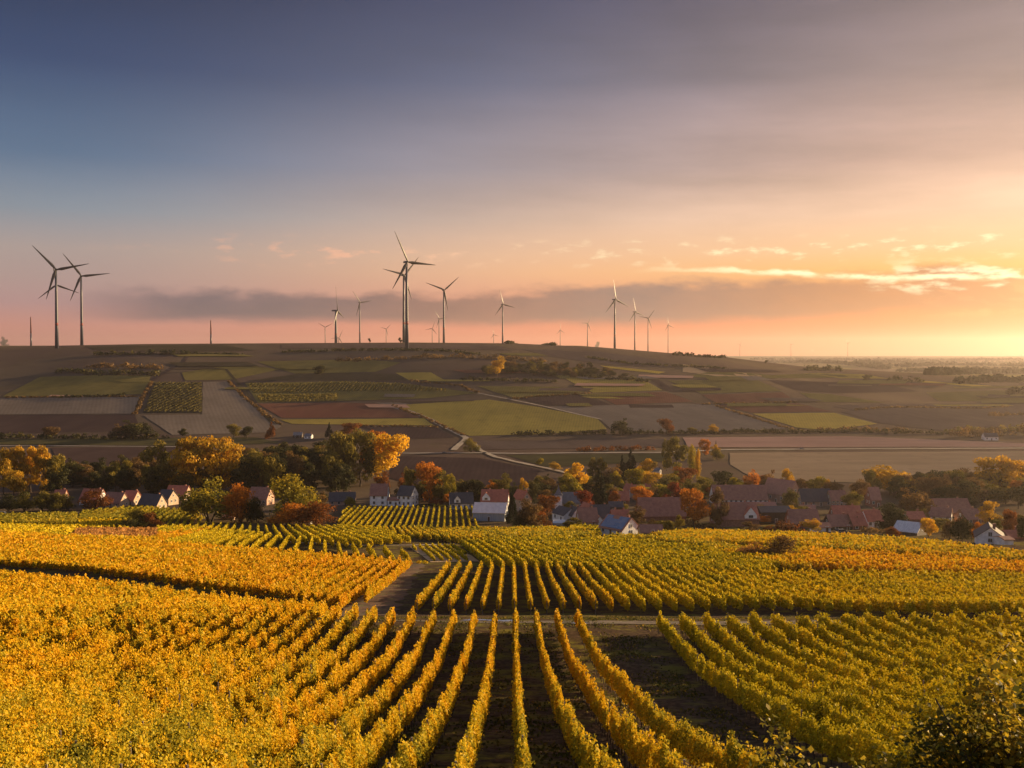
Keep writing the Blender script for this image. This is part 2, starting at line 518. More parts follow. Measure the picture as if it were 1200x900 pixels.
def wig(poly, amp=.6):
    """image polygon with extra points and slightly uneven sides"""
    out = []
    for (x0, y0), (x1, y1) in zip(poly, poly[1:] + poly[:1]):
        n = max(1, int(math.hypot(x1 - x0, (y1 - y0) * 3) / 14))
        for k in range(n):
            q = k / n
            out.append((x0 + (x1 - x0) * q + (random.uniform(-amp, amp) if k else 0), y0 + (y1 - y0) * q + (random.uniform(-.25, .25) * amp if k else 0)))
    return out


def field_mat(name, c0, c1, c2, ang=0.0, wl=7.0, stripe=.25, weeds=.3):
    m_, t = new_mat(name)
    g = t.n('ShaderNodeNewGeometry')
    mp = t.n('ShaderNodeMapping'); t.put(mp.inputs[0], g.outputs['Position']); mp.inputs[2].default_value = (0, 0, ang)
    wv = t.n('ShaderNodeTexWave'); wv.inputs['Scale'].default_value = .31 / wl * 2; wv.inputs['Distortion'].default_value = 1.5
    wv.inputs['Detail'].default_value = 3; wv.inputs['Detail Scale'].default_value = .6
    t.put(wv.inputs['Vector'], mp.outputs[0])
    st = t.n('ShaderNodeMapping'); t.put(st.inputs[0], mp.outputs[0]); st.inputs[3].default_value = (1.0, .16, 1)
    n0 = t.noise(st.outputs[0], .05, 5, .62); n1 = t.noise(g.outputs['Position'], .09, 5, .68); n2 = t.noise(g.outputs['Position'], .011, 3, .5)
    c = t.mix(t.smooth(t.m('ADD', t.m('MULTIPLY', n0, .5), t.m('MULTIPLY', n2, .5)), .38, .62), tuple(c0) + (1,), tuple(c1) + (1,))
    c = t.mix(t.m('MULTIPLY', t.smooth(n1, .5, .72), weeds * 2), c, tuple(c2) + (1,))
    c = t.mix(t.m('MULTIPLY', wv.outputs['Fac'], stripe * .8), c, tuple(v * .55 for v in c2) + (1,))
    b = t.n('ShaderNodeBsdfDiffuse'); t.put(b.inputs[0], c); b.inputs[1].default_value = 1.0
    o = t.n('ShaderNodeOutputMaterial'); t.t.links.new(b.outputs[0], o.inputs[0])
    return m_


FM = {
    'olive': field_mat('olive_field', (0.160, 0.132, 0.043), (0.222, 0.179, 0.054), (0.107, 0.092, 0.037), .1, 6, .35),
    'yellow': field_mat('yellow_field', (0.295, 0.228, 0.056), (0.400, 0.298, 0.066), (0.203, 0.161, 0.046), .1, 6, .3),
    'bright': field_mat('bright_yellow_field', (0.463, 0.329, 0.065), (0.555, 0.386, 0.073), (0.325, 0.228, 0.054), .2, 6, .25),
    'plough': field_mat('ploughed_field', (0.064, 0.042, 0.039), (0.085, 0.057, 0.049), (0.051, 0.034, 0.031), .0, 8, .25, .2),
    'brown': field_mat('brown_field', (0.123, 0.086, 0.065), (0.159, 0.113, 0.085), (0.091, 0.066, 0.051), -.3, 8, .25, .2),
    'grey': field_mat('stubble_field', (0.185, 0.146, 0.110), (0.230, 0.183, 0.137), (0.141, 0.112, 0.080), -.35, 9, .25, .25),
    'red': field_mat('red_vine_field', (0.169, 0.069, 0.049), (0.213, 0.096, 0.061), (0.136, 0.077, 0.042), .1, 6, .3),
    'pink': field_mat('harrowed_field', (0.450, 0.254, 0.168), (0.544, 0.310, 0.207), (0.357, 0.203, 0.134), 1.45, 9, .2, .2),
    'tan': field_mat('tan_stubble_field', (0.450, 0.296, 0.151), (0.541, 0.358, 0.189), (0.345, 0.231, 0.125), 1.5, 9, .3, .3),
    'grass': field_mat('meadow', (0.070, 0.066, 0.028), (0.100, 0.086, 0.038), (0.058, 0.047, 0.028), 1.4, 9, .15, .4),
    'dim': field_mat('dim_scrub_field', (0.059, 0.049, 0.030), (0.082, 0.066, 0.042), (0.042, 0.034, 0.022), .3, 9, .2, .4),
}
FIELDS = [   # colour, outline in the photograph
    ('olive', [(3, 465), (8, 462), (47, 442), (110, 440), (177, 440), (167, 462), (90, 464)]),
    ('grey', [(-40, 468), (0, 467), (163, 464.5), (157, 485), (0, 486), (-40, 486)]),
    ('plough', [(-40, 487), (158, 486), (166, 505), (0, 508), (-40, 508)]),
    ('dim', [(180, 448), (237, 448), (237, 484), (167, 484)]),
    ('grey', [(238, 448), (267, 447), (290, 470), (330, 500), (318, 507), (202, 510), (168, 487), (237, 486)]),
    ('olive', [(287, 449), (400, 447), (470, 449), (560, 461), (500, 467), (400, 470), (302, 472)]),
    ('red', [(302, 473.5), (400, 472), (453, 474), (497, 489.5), (330, 490)]),
    ('yellow', [(328, 492), (497, 490.5), (509, 499), (342, 497)]),
    ('plough', [(420, 500), (511, 501), (533, 513), (470, 515)]),
    ('yellow', [(460, 475), (573, 468.5), (633, 477.5), (700, 491), (711, 503), (640, 509), (550, 511)]),
    ('olive', [(558, 452.5), (653, 453.5), (684, 461), (602, 466.5)]),
    ('yellow', [(660, 442.5), (753, 445), (776, 457.5), (695, 460.5)]),
    ('red', [(695, 462), (780, 459.5), (813, 471), (722, 474.5)]),
    ('grey', [(636, 477), (800, 473), (838, 475), (926, 503), (800, 507), (718, 505), (702, 491)]),
    ('plough', [(606, 467), (684, 462), (717, 475), (642, 475.5)]),
    ('bright', [(882, 485), (977, 484), (1028, 497), (967, 504), (933, 501)]),
    ('olive', [(782, 446), (887, 445), (916, 458.5), (822, 461.5)]),
    ('red', [(822, 463), (917, 460), (933, 471), (842, 473.5)]),
    ('olive', [(937, 460.5), (973, 462), (1038, 472), (957, 471.5)]),
    ('plough', [(900, 445.5), (1033, 450), (1078, 459), (980, 461), (933, 457.5)]),
    ('brown', [(985, 482.5), (1100, 477.5), (1240, 477.5), (1240, 501), (1117, 506), (1035, 496.5)]),
    ('pink', [(800, 513), (1000, 511.5), (1130, 517), (1230, 521), (1230, 524), (850, 524.5), (806, 524)]),
    ('tan', [(855, 531), (1000, 530), (1230, 529), (1230, 556), (1000, 566), (885, 562), (856, 545)]),
    ('plough', [(470, 535), (560, 537), (634, 551), (618, 572), (500, 572), (455, 560)]),
    ('brown', [(552, 517.5), (700, 516), (796, 514.5), (800, 524.5), (562, 527)]),
    ('grass', [(592, 533.5), (778, 532), (790, 540), (642, 548)]),
    ('plough', [(60, 525), (208, 525), (240, 545), (120, 556), (70, 550)]),
    ('grass', [(-40, 514.5), (300, 513), (330, 520), (210, 522.5), (-40, 521)]),
    ('brown', [(612, 409), (700, 412), (760, 420), (802, 431), (720, 428), (640, 417)]),
    ('bright', [(703, 428.5), (780, 436), (772, 438), (712, 431.5)]),
    ('plough', [(762, 445.5), (781, 458), (795, 460), (772, 445.2)]),
    ('olive', [(213, 437), (275, 427), (328, 433), (272, 445), (217, 446)]),
    ('dim', [(100, 406), (260, 404), (300, 411), (190, 413), (110, 410)]),
    ('brown', [(330, 404), (470, 403), (580, 404.5), (600, 411), (480, 408), (330, 408)]),
    ('olive', [(300, 424), (420, 421), (470, 425), (440, 436), (345, 438)]),
    ('yellow', [(463, 437), (505, 436.5), (520, 445), (480, 446)]),
    ('dim', [(360, 437), (460, 438), (478, 446), (290, 446.5)]),
    ('olive', [(840, 434), (905, 440), (960, 437), (1010, 442), (890, 444), (800, 442)]),
    ('yellow', [(942, 437.5), (1010, 438.5), (1042, 444), (985, 443.5)]),
    ('bright', [(1082, 446.5), (1168, 453), (1150, 454), (1078, 448)]),
    ('olive', [(1085, 460), (1200, 457), (1240, 459), (1240, 472), (1100, 470)]),
    ('red', [(842, 475), (935, 472.5), (975, 482.5), (880, 484)]),
    ('brown', [(1045, 473.5), (1240, 473.5), (1240, 476.5), (1000, 480.5), (975, 476)]),
    ('tan', [(800, 427), (870, 437), (900, 441.5), (840, 441), (800, 436)]),
]
for kind_, poly in FIELDS:
    try:
        w = [at(px, py) for px, py in wig(poly)]
        drape('field', w, FM[kind_])
    except Exception as e:
        print('field failed', kind_, poly[0], e)


# narrow strips lying between and across the large fields of the hill
srng = random.Random(23)
for k in range(46):
    cx = srng.uniform(10, 1180)
    lo = 408 if cx < 620 else 408 + (cx - 620) * .075
    cy = srng.uniform(lo + 4, 476)
    wd, ht, sk = srng.uniform(26, 95), srng.uniform(1.2, 4.6), srng.uniform(-9, 22)
    poly = [(cx, cy), (cx + wd, cy + srng.uniform(-1.5, 1.5)), (cx + wd + sk, cy + ht), (cx + sk * .8, cy + ht + srng.uniform(-.8, .8))]
    try:
        drape('field', [at(px, py) for px, py in wig(poly, .5)], FM[srng.choice(['olive', 'olive', 'yellow', 'red', 'brown', 'plough', 'dim', 'grey', 'pink'])], .5 + .03 * k)
    except Exception as e:
        print('strip failed', e)


def ribbon(name, pts, width, mat, lift=.5, step=6.0, uneven=.12):
    P = [Vector((p[0], p[1])) for p in pts]
    dense = []
    for a, b in zip(P, P[1:]):
        n = max(1, int((b - a).length / step))
        dense += [a.lerp(b, k / n) for k in range(n)]
    dense.append(P[-1])
    for _ in range(3):
        dense = [dense[0]] + [(dense[i - 1] + dense[i] * 2 + dense[i + 1]) / 4 for i in range(1, len(dense) - 1)] + [dense[-1]]
    V, F = [], []
    for i, p in enumerate(dense):
        t_ = (dense[min(i + 1, len(dense) - 1)] - dense[max(i - 1, 0)]).normalized()
        n_ = Vector((-t_.y, t_.x))
        for s in (-1, -.33, .33, 1):
            q = p + n_ * s * width / 2 * (1 + (random.uniform(-uneven, uneven) if abs(s) == 1 else 0))
            V.append((q.x, q.y, float(zt(q.x, q.y)) + lift))
    for i in range(len(dense) - 1):
        for k in range(3):
            a = i * 4 + k
            F.append((a, a + 1, a + 5, a + 4))
    me = bpy.data.meshes.new(name); me.from_pydata(V, [], F); me.update()
    for p in me.polygons:
        p.use_smooth = True
    if me.polygons and me.polygons[0].normal.z < 0: me.flip_normals()
    return tag(obj(name, me, mat), kind='structure')


road_m = surf_mat('road_surface', (.21, .185, .165), (.28, .25, .22), .12, 5, coord='World')
dirt_m = surf_mat('dirt_track', (.20, .165, .13), (.29, .24, .19), .15, 5, coord='World')
vtrack_m = surf_mat('vineyard_track', (.055, .042, .033), (.12, .09, .07), .5, 5, coord='World', c2=(.085, .085, .028), scale2=.35)
A_ = lambda L: [at(*p) for p in L]
ribbon('road', A_([(440, 531.5), (520, 531.5), (560, 531), (600, 532), (700, 531.2), (782, 530.6), (850, 527.5), (1000, 526.5), (1240, 525.5)]), 6, road_m, .55)
ribbon('road', A_([(-40, 523), (60, 523), (210, 524)]), 5, road_m, .55)
ribbon('path', A_([(452, 476), (480, 482), (505, 492), (530, 505), (548, 514), (540, 520), (531, 528)]), 6, dirt_m, .6)
ribbon('path', A_([(556, 521), (562, 528), (580, 536), (610, 543), (640, 549), (664, 555)]), 4.6, dirt_m, .65)
ribbon('path', A_([(560, 461), (640, 477), (705, 492)]), 3, dirt_m, .6)
ribbon('path', A_([(178, 447), (215, 425), (222, 416)]), 4, FM['plough'], .6)
ribbon('path', A_([(265, 433), (290, 462), (320, 497)]), 4, FM['dim'], .6)
ribbon('track', [(-16, 108.5), (0, 106), (8, 104.5), (30, 103.5), (70, 103.5), (120, 106)], 3.2, vtrack_m, .03, 1.5, .2)
ribbon('track', A_([(330, 634), (415, 639), (475, 639), (533, 637.5)]), 3.2, surf_mat('pale_track', (.25, .22, .19), (.33, .29, .25), .4, 4, coord='World'), .06, 2)
ribbon('track', A_([(478, 660), (458, 682), (440, 704), (428, 722)]), 7.0, surf_mat('earth_slope', (.055, .032, .02), (.12, .065, .04), .35, 5, coord='World', c2=(.10, .09, .03), scale2=.5), .06, 2, .25)
drape('field', A_([(480, 641), (530, 639.5), (562, 658), (505, 659)]), surf_mat('young_vineyard_soil', (.42, .27, .14), (.52, .35, .19), .3, 4, coord='World', c2=(.14, .12, .05), scale2=.5), .05, 4)

# rain water standing in the wheel ruts of the track
water_m = plain_mat('puddle_water', (.8, .8, .8), .03, .9, .9)


def puddle(x, y, lx, ly, z):
    bm = bmesh.new()
    c = bm.verts.new((0, 0, 0))
    ring = []
    for k in range(28):
        a = 2 * math.pi * k / 28
        q = 1 + .22 * math.sin(3 * a + x) + .12 * math.sin(7 * a)
        ring.append(bm.verts.new((math.cos(a) * lx / 2 * q, math.sin(a) * ly / 2 * q, 0)))
    for k in range(28): bm.faces.new((c, ring[k], ring[(k + 1) % 28]))
    o = obj('puddle', bm_mesh('puddle', bm), water_m, loc=(x, y, z))
    tag(o, kind='structure')


for px, py, lx in ((560, 727.5, 3.4), (590, 728.3, 2.8), (679, 731.5, 1.5)):
    x_, y_ = at(px, py)
    puddle(x_, y_, lx, .55, float(zt(x_, y_)) + .11)

# ------------------------------------------------------------------ vine rows
def row_cloud(x0, y0, x1, y1, rg, tint0, hv=1.0, cov=1.0, minleaf=.105, k=.0021, gap=0.0, wide=1.0, lowest=.5, greener=0.0, vstd=.15):
    """leaves of one vine row as quads and tints"""
    a = np.array([x0, y0]); b = np.array([x1, y1])
    L = float(np.linalg.norm(b - a))
    d = (b - a) / L
    lat = np.array([d[1], -d[0]])
    n1 = max(1, int(math.ceil(L)))
    s0 = np.arange(n1)
    pc = a[None] + d[None] * (s0[:, None] + .5)
    dist = np.hypot(pc[:, 0], pc[:, 1])
    ls = np.maximum(minleaf, k * dist)
    cnt = rg.poisson(11.0 * cov / ls ** 2 * np.minimum(1, L - s0))
    s = np.repeat(s0, cnt) + rg.random(cnt.sum())
    sz = np.repeat(ls, cnt)
    n = len(s)
    nv = int(L / 1.2) + 3
    vh = rg.normal(0, vstd, nv); vw = rg.normal(1, .22, nv); vo = rg.normal(0, .04, nv); vt = rg.normal(0, .08, nv)
    vi = np.clip((s / 1.2).astype(int), 0, nv - 1)
    fr = s / 1.2 - vi
    vj = np.clip(vi + 1, 0, nv - 1)
    sm = fr * fr * (3 - 2 * fr)
    H = (1.78 * hv + vh[vi] * (1 - sm) + vh[vj] * sm) + .06 * np.sin(s * 5.1 + x0)
    W = (.33 * wide) * np.clip(vw[vi] * (1 - sm) + vw[vj] * sm, .5, 1.5)
    lo = lowest + .10 * np.sin(s * 2.3 + x0 * 3) + rg.uniform(-.1, .1, n)
    u = rg.random(n)
    h = lo + (H - lo) * u ** .85
    mid = (h - lo) / np.maximum(H - lo, .1)
    prof = np.sqrt(np.clip(1 - np.abs(2 * mid - 1) ** 3.2, .04, 1)) * (1.0 - .15 * mid)
    sg = np.where(rg.random(n) < .5, -1.0, 1.0)
    q = np.where(rg.random(n) < .72, rg.uniform(.72, 1.08, n), rg.uniform(0, .8, n))
    w = sg * W * prof * q + vo[vi]
    sh = rg.random(n) < .06
    h = np.where(sh, H + rg.random(n) ** 1.6 * .42, h)
    w = np.where(sh, w * .5, w)
    hang = rg.random(n) < .03
    w = np.where(hang, w * rg.uniform(1.1, 1.7, n), w)
    p2 = a[None] + d[None] * s[:, None] + lat[None] * w[:, None]
    z = zt(p2[:, 0], p2[:, 1]) + h
    cen = np.column_stack([p2, z])
    nrm = np.column_stack([lat[0] * sg * .8, lat[1] * sg * .8, np.where(mid > .85, 1.0, .35)]) + rg.normal(0, .62, (n, 3))
    sz = sz * rg.uniform(.7, 1.3, n)
    V = leaf_quads(cen, nrm, sz, rg)
    tint = tint0 + vt[vi] + rg.normal(0, .13, n) - .20 * greener * (1 - sstep(p2[:, 1], 28, 80))
    if gap > 0:
        dead = rg.random(nv) < gap
        keep = ~dead[vi] | (rg.random(n) < .15)
        V, tint = V[keep], tint[keep]
    return V, np.clip(tint, 0, 1)


ORD = ['', 'first', 'second', 'third', 'fourth', 'fifth', 'sixth', 'seventh', 'eighth', 'ninth', 'tenth', 'eleventh', 'twelfth', 'thirteenth', 'fourteenth', 'fifteenth', 'sixteenth']


def clip_line(poly, p, d):
    """longest stretch of the line p + t d inside a polygon"""
    ts = []
    n = len(poly)
    for i in range(n):
        a = np.array(poly[i]); b = np.array(poly[(i + 1) % n])
        e = b - a
        den = d[0] * e[1] - d[1] * e[0]
        if abs(den) < 1e-9: continue
        r = a - p
        t = (r[0] * e[1] - r[1] * e[0]) / den
        u = (r[0] * d[1] - r[1] * d[0]) / den
        if 0 <= u < 1: ts.append(t)
    ts.sort()
    best = None
    for i in range(0, len(ts) - 1, 2):
        if best is None or ts[i + 1] - ts[i] > best[1] - best[0]: best = (ts[i], ts[i + 1])
    return best


def rows_in(poly, ang, spacing, off=0.0):
    """[(x0,y0,x1,y1)] of the rows in a block, ordered left to right; ang turns the rows away from straight ahead (degrees, + to the right)"""
    d = np.array([math.sin(R(ang)), math.cos(R(ang))])
    lat = np.array([d[1], -d[0]])
    q = [float(np.dot(np.array(p), lat)) for p in poly]
    out = []
    k0 = math.ceil((min(q) - off) / spacing)
    for k in range(k0, int((max(q) - off) / spacing) + 1):
        p = lat * (off + k * spacing)
        c = clip_line(poly, p, d)
        if c and c[1] - c[0] > 4:
            a, b = p + d * c[0], p + d * c[1]
            out.append((a[0], a[1], b[0], b[1]))
    return out


post_bm = bmesh.new(); add_tube(post_bm, [(0, 0, -.25), (0, 0, 2.08)], [.045, .04], 6)
POST = bm_mesh('post', post_bm)
trunk_bm = bmesh.new()
add_tube(trunk_bm, [(0, 0, -.1), (.03, .02, .25), (-.02, .05, .5), (.02, .0, .85)], [.04, .032, .028, .02], 5)
VTRUNK = bm_mesh('trunk', trunk_bm)


def vine_row(seg, mat, label, group, tint0, detail=False, **kw):
    V, tint = row_cloud(*seg, rng, tint0, **kw)
    if len(V) == 0: return
    if not detail:
        tag(obj('vine_row', mesh_quads('vine_row', V, tint), M[mat]), label, 'vine row', group)
        return
    x0, y0, x1, y1 = seg
    ox, oy = x0, y0; oz = float(zt(ox, oy))
    root = tag(empty('vine_row', (ox, oy, oz)), label, 'vine row', group)
    V = V - np.array([ox, oy, oz])
    obj('foliage', mesh_quads('foliage', V, tint), M[mat], root)
    L = math.hypot(x1 - x0, y1 - y0)
    dx, dy = (x1 - x0) / L, (y1 - y0) / L
    np_ = max(2, int(L / 6.5) + 1)
    for k in range(np_):
        s = k / (np_ - 1) * L
        x, y = x0 + dx * s, y0 + dy * s
        o = obj('post', POST, None, root, (x - ox, y - oy, float(zt(x, y)) - oz))
        if not POST.materials: POST.materials.append(M['wood'])
    nt = min(99, int(L / 1.25))
    for k in range(nt):
        s = (k + .5) / nt * L
        x, y = x0 + dx * s + random.uniform(-.04, .04), y0 + dy * s
        o = obj('trunk', VTRUNK, None, root, (x - ox, y - oy, float(zt(x, y)) - oz))
        o.rotation_euler = (0, 0, random.uniform(0, 6.28)); o.scale = (1, 1, random.uniform(.85, 1.1))
        if not VTRUNK.materials: VTRUNK.materials.append(M['bark'])


def vine_mass(name, label, segs, mat, tint0, **kw):
    Vs, ts = [], []
    for s in segs:
        V, t_ = row_cloud(*s, rng, tint0 + rng.normal(0, .05), **kw)
        Vs.append(V); ts.append(t_)
    if Vs:
        tag(obj(name, mesh_quads(name, np.concatenate(Vs), np.concatenate(ts)), M[mat]), label, 'vineyard', None, 'stuff')


def top(px, py): return at(px, py, 1.7)


def frame_clip(segs, mg=5.0):
    """rows shortened to what the photograph can show, with a margin"""
    out = []
    for x0, y0, x1, y1 in segs:
        n = 60
        ok = [k for k in range(n + 1) if abs(x0 + (x1 - x0) * k / n) < .51 * (y0 + (y1 - y0) * k / n) + mg]
        if not ok: continue
        a, b = ok[0] / n, ok[-1] / n
        if b - a < .02: continue
        out.append((x0 + (x1 - x0) * a, y0 + (y1 - y0) * a, x0 + (x1 - x0) * b, y0 + (y1 - y0) * b))
    return out


# foreground block: rows run straight away from the camera
edge = [top(0, 669), top(100, 677), top(200, 690), top(300, 701), top(400, 711), top(440, 713)]
ex0 = edge[0]
polyA = [(7.6, 23.0), (7.6, 98.5), (-9.5, 98.8)] + edge[::-1] + [(ex0[0] - 25, ex0[1] + 22), (ex0[0] - 25, 160), (-16, 23.0)]
rowsA = frame_clip(rows_in(polyA, 0, 1.985, .33))[::-1]
for i, s in enumerate(rowsA):
    n = i + 1
    if s[0] > 0: s = (s[0] * 1.2, s[1], s[2], s[3])      # the right hand rows open a little like a fan
    if n <= 4:
        lab = 'tall golden vine row with bare trunks showing, ' + ORD[n] + ' row left of the grassy gap'
    elif n <= 16:
        lab = 'bright golden vine row of the foreground block, ' + ORD[n] + ' row left of the grassy gap'
    else:
        lab = 'golden vine row merging with its neighbours at the left of the foreground block'
    vine_row(s, 'vine_gold', lab, 'vine rows of the foreground block', .57 + rng.normal(0, .05), detail=n <= 14, wide=.60, lowest=.68, cov=1.0, hv=.97, greener=.8, gap=.05, vstd=.19)

# block right of the grassy gap
polyD = [(13.4, 97.0), (62, 97.6), (62, 55), (13.2, 20)]
rowsD = frame_clip(rows_in(polyD, .3, 2.2, 13.5))
for i, s in enumerate(rowsD):
    n = i + 1
    lab = ('olive and gold vine row on the right slope, ' + ORD[n] + ' row right of the grassy gap') if n <= 14 else 'olive vine row merging with its neighbours at the far right of the right slope'
    vine_row(s, 'vine_olive', lab, 'vine rows on the right slope', .50 + rng.normal(0, .05), detail=n <= 8, wide=.62, lowest=.66, greener=.5, gap=.02)

# block beyond the puddled track
polyC = [at(470, 703, 1.7), at(604, 704, 1.7), at(720, 704, 1.7), at(900, 703, 1.7), at(1215, 707, 1.7), at(1215, 672, 1.7), at(900, 668.5, 1.7), at(800, 665, 1.7), at(700, 661, 1.7), at(521, 659.5, 1.7)]
rowsC = frame_clip(rows_in(polyC, 0, 1.985, .33))
for i, s in enumerate(rowsC):
    n = i + 1
    lab = ('golden vine row beyond the puddled track, ' + ORD[n] + ' row counted from the bare earth slope') if n <= 16 else 'golden vine row merging with its neighbours at the right beyond the puddled track'
    vine_row(s, 'vine_gold' if n < 14 else 'vine_olive', lab, 'vine rows beyond the puddled track', (.46 if n < 14 else .62) + rng.normal(0, .05), detail=n <= 12, wide=.60, lowest=.6, gap=.02)

# bright block at the left, beyond the diagonal path
polyB = [top(-25, 653), top(100, 662), top(200, 676), top(300, 688), top(405, 702), top(440, 690), top(483, 656), top(380, 648), top(300, 642), top(186, 634.5), top(178, 629), top(160, 629.5), top(75, 627), top(-25, 622)]
rowsB = frame_clip(rows_in(polyB, 0, 2.0, .3))[::-1]
for i, s in enumerate(rowsB):
    n = i + 1
    lab = ('bright amber vine row beside the bare earth slope, ' + ORD[n] + ' row left of it') if n <= 10 else 'bright amber vine row merging with its neighbours beyond the diagonal gap at the left'
    vine_row(s, 'vine_amber', lab, 'vine rows beyond the diagonal gap', .40 + rng.normal(0, .05), wide=.62, gap=.02)

# block below the village, in the middle distance
polyE = [top(565, 657), top(640, 661), top(720, 664.5), top(890, 667.5), top(915, 660), top(880, 650), top(850, 645), top(740, 631), top(640, 630), top(534, 633)]
rowsE = frame_clip(rows_in(polyE, -7, 2.1, .3))
for i, s in enumerate(rowsE):
    n = i + 1
    lab = ('olive vine row of the middle block, ' + ORD[n] + ' row right of the fallow strip') if n <= 8 else 'olive vine row merging with its neighbours in the middle block below the village'
    vine_row(s, 'vine_olive', lab, 'vine rows of the middle block', .42 + rng.normal(0, .05), cov=.95, wide=.6)

# thin young rows in the fallow strip
polyJ = [at(482, 641.5), at(529, 640), at(556, 657), at(508, 658)]
for i, s in enumerate(rows_in(polyJ, -9, 1.7, .4)):
    vine_row(s, 'vine_olive', 'thin young vine row, ' + ORD[i + 1] + ' from the left in the brown fallow strip' if i < 16 else 'thin young vine row in the brown fallow strip', 'young vine rows', .5, hv=.32, wide=.45, cov=.6, lowest=.1, k=.0014)

# rows below the white houses, each one to be seen
polyF = [top(394, 616), top(480, 617), top(566, 617.5), top(560, 593), top(480, 592), top(404, 592)]
rowsF = rows_in(polyF, -3.5, 2.75, .4)[::-1]
for i, s in enumerate(rowsF):
    n = i + 1
    lab = ('narrow vine row below the white houses, ' + ORD[n] + ' row left of the grey barn') if n <= 16 else 'narrow vine row at the left of the block below the white houses'
    vine_row(s, 'vine_olive', lab, 'vine rows below the white houses', .42, cov=1.0, wide=.7, hv=.85, k=.0017)
polyG4 = [top(180, 634), top(300, 641), top(380, 647), top(478, 656), top(478, 645), top(440, 640), top(372, 632.5), top(290, 622), top(235, 619), top(185, 624)]
rowsG = frame_clip(rows_in(polyG4, -10.5, 3.3, .4))[::-1]
for i, s in enumerate(rowsG):
    n = i + 1
    lab = ('yellow green vine row by a dark gap, ' + ORD[n] + ' row left of the fallow strip') if n <= 12 else 'yellow green vine row at the upper edge of the bright amber block'
    vine_row(s, 'vine_amber' if n > 18 else 'vine_olive', lab, 'vine rows beside the pale track', .5, cov=1.0, wide=.75, k=.0017)

vine_mass('vineyard', 'striped vineyard rows in front of the rust coloured trees', frame_clip(rows_in([top(184, 609), top(300, 614), top(400, 615.5), top(440, 617), top(485, 630), top(425, 636), top(330, 631), top(295, 624), top(185, 623)], -14, 3.1, .1)), 'vine_olive', .45, cov=.9, wide=.7, k=.0017)
vine_mass('vineyard', 'striped green vineyard below the small gabled houses', frame_clip(rows_in([top(92, 608), top(240, 608.5), top(228, 597), top(160, 592), top(95, 598)], -11, 3.0, .2)), 'vine_green', .55, cov=.8, wide=.9)
vine_mass('vineyard', 'dull green vineyard at the far left below the bushes', frame_clip(rows_in([top(-25, 611), top(90, 612), top(90, 600), top(-25, 602)], 20, 2.6, .2)), 'vine_green', .6, cov=.8)
vine_mass('vineyard', 'yellow green vineyard at the left edge', frame_clip(rows_in([top(-25, 622), top(75, 625), top(92, 615), top(-25, 612)], 10, 2.4, .2)), 'vine_olive', .62, cov=.9)
vine_mass('vineyard', 'yellow vineyard strip beside the brown bushes', frame_clip(rows_in([top(90, 617), top(150, 618), top(150, 608.5), top(92, 607)], -5, 2.4, .2)), 'vine_olive', .66, cov=.9)
vine_mass('vineyard', 'yellow vineyard band between the narrow rows and the middle block', frame_clip(rows_in([top(442, 618), top(500, 618), top(580, 618.5), top(640, 616.5), top(700, 621), top(690, 628), top(640, 628.5), top(534, 630.5), top(480, 626)], -8, 2.2, .2)), 'vine_gold', .33, cov=.9)
vine_mass('vineyard', 'yellow vineyard strip beneath the house with the blue roof', frame_clip(rows_in([top(700, 629), top(760, 630), top(850, 643), top(905, 657), top(880, 641), top(800, 629), top(720, 626)], -7, 2.2, .2)), 'vine_gold', .3, cov=.9)
vine_mass('vineyard', 'long yellow vineyard band below the right of the village', frame_clip(rows_in([top(760, 625), top(850, 634), top(950, 639), top(1080, 647), top(1215, 656), top(1215, 648), top(1100, 634), top(950, 624), top(800, 620)], -8, 2.2, .2)), 'vine_gold', .42, cov=.9)
vine_mass('vineyard', 'orange yellow vineyard band in front of the right of the village', frame_clip(rows_in([top(915, 659), top(1000, 664), top(1215, 669.5), top(1215, 658.5), top(1080, 649.5), top(945, 641.5)], -8, 2.2, .2)), 'vine_amber', .48, cov=.9)
vine_mass('vineyard', 'green vineyard strip beside the shed with the long pale roof', frame_clip(rows_in([top(668, 620), top(704, 624), top(702, 616), top(670, 613)], -8, 2.2, .2)), 'vine_olive', .45, cov=.8)
vine_mass('bramble_patch', 'reddish bramble patch in the yellow vineyard at the left', frame_clip(rows_in([top(82, 628), top(165, 631), top(184, 631), top(184, 618), top(92, 618)], -5, 1.6, .2)), 'bramble', .5, cov=.8, hv=.8, lowest=.1, wide=1.5)
vine_mass('vineyard', 'small yellow vineyard corner round the brown thicket at the right', frame_clip(rows_in([top(846, 645), top(890, 656), top(912, 661), top(950, 664), top(950, 641), top(880, 639)], -8, 2.1, .2)), 'vine_gold', .42, cov=.9)

# ------------------------------------------------------------------ wind turbines
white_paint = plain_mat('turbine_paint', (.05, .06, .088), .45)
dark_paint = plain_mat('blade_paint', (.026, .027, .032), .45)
red_paint = plain_mat('red_paint', (.20, .03, .03), .5)


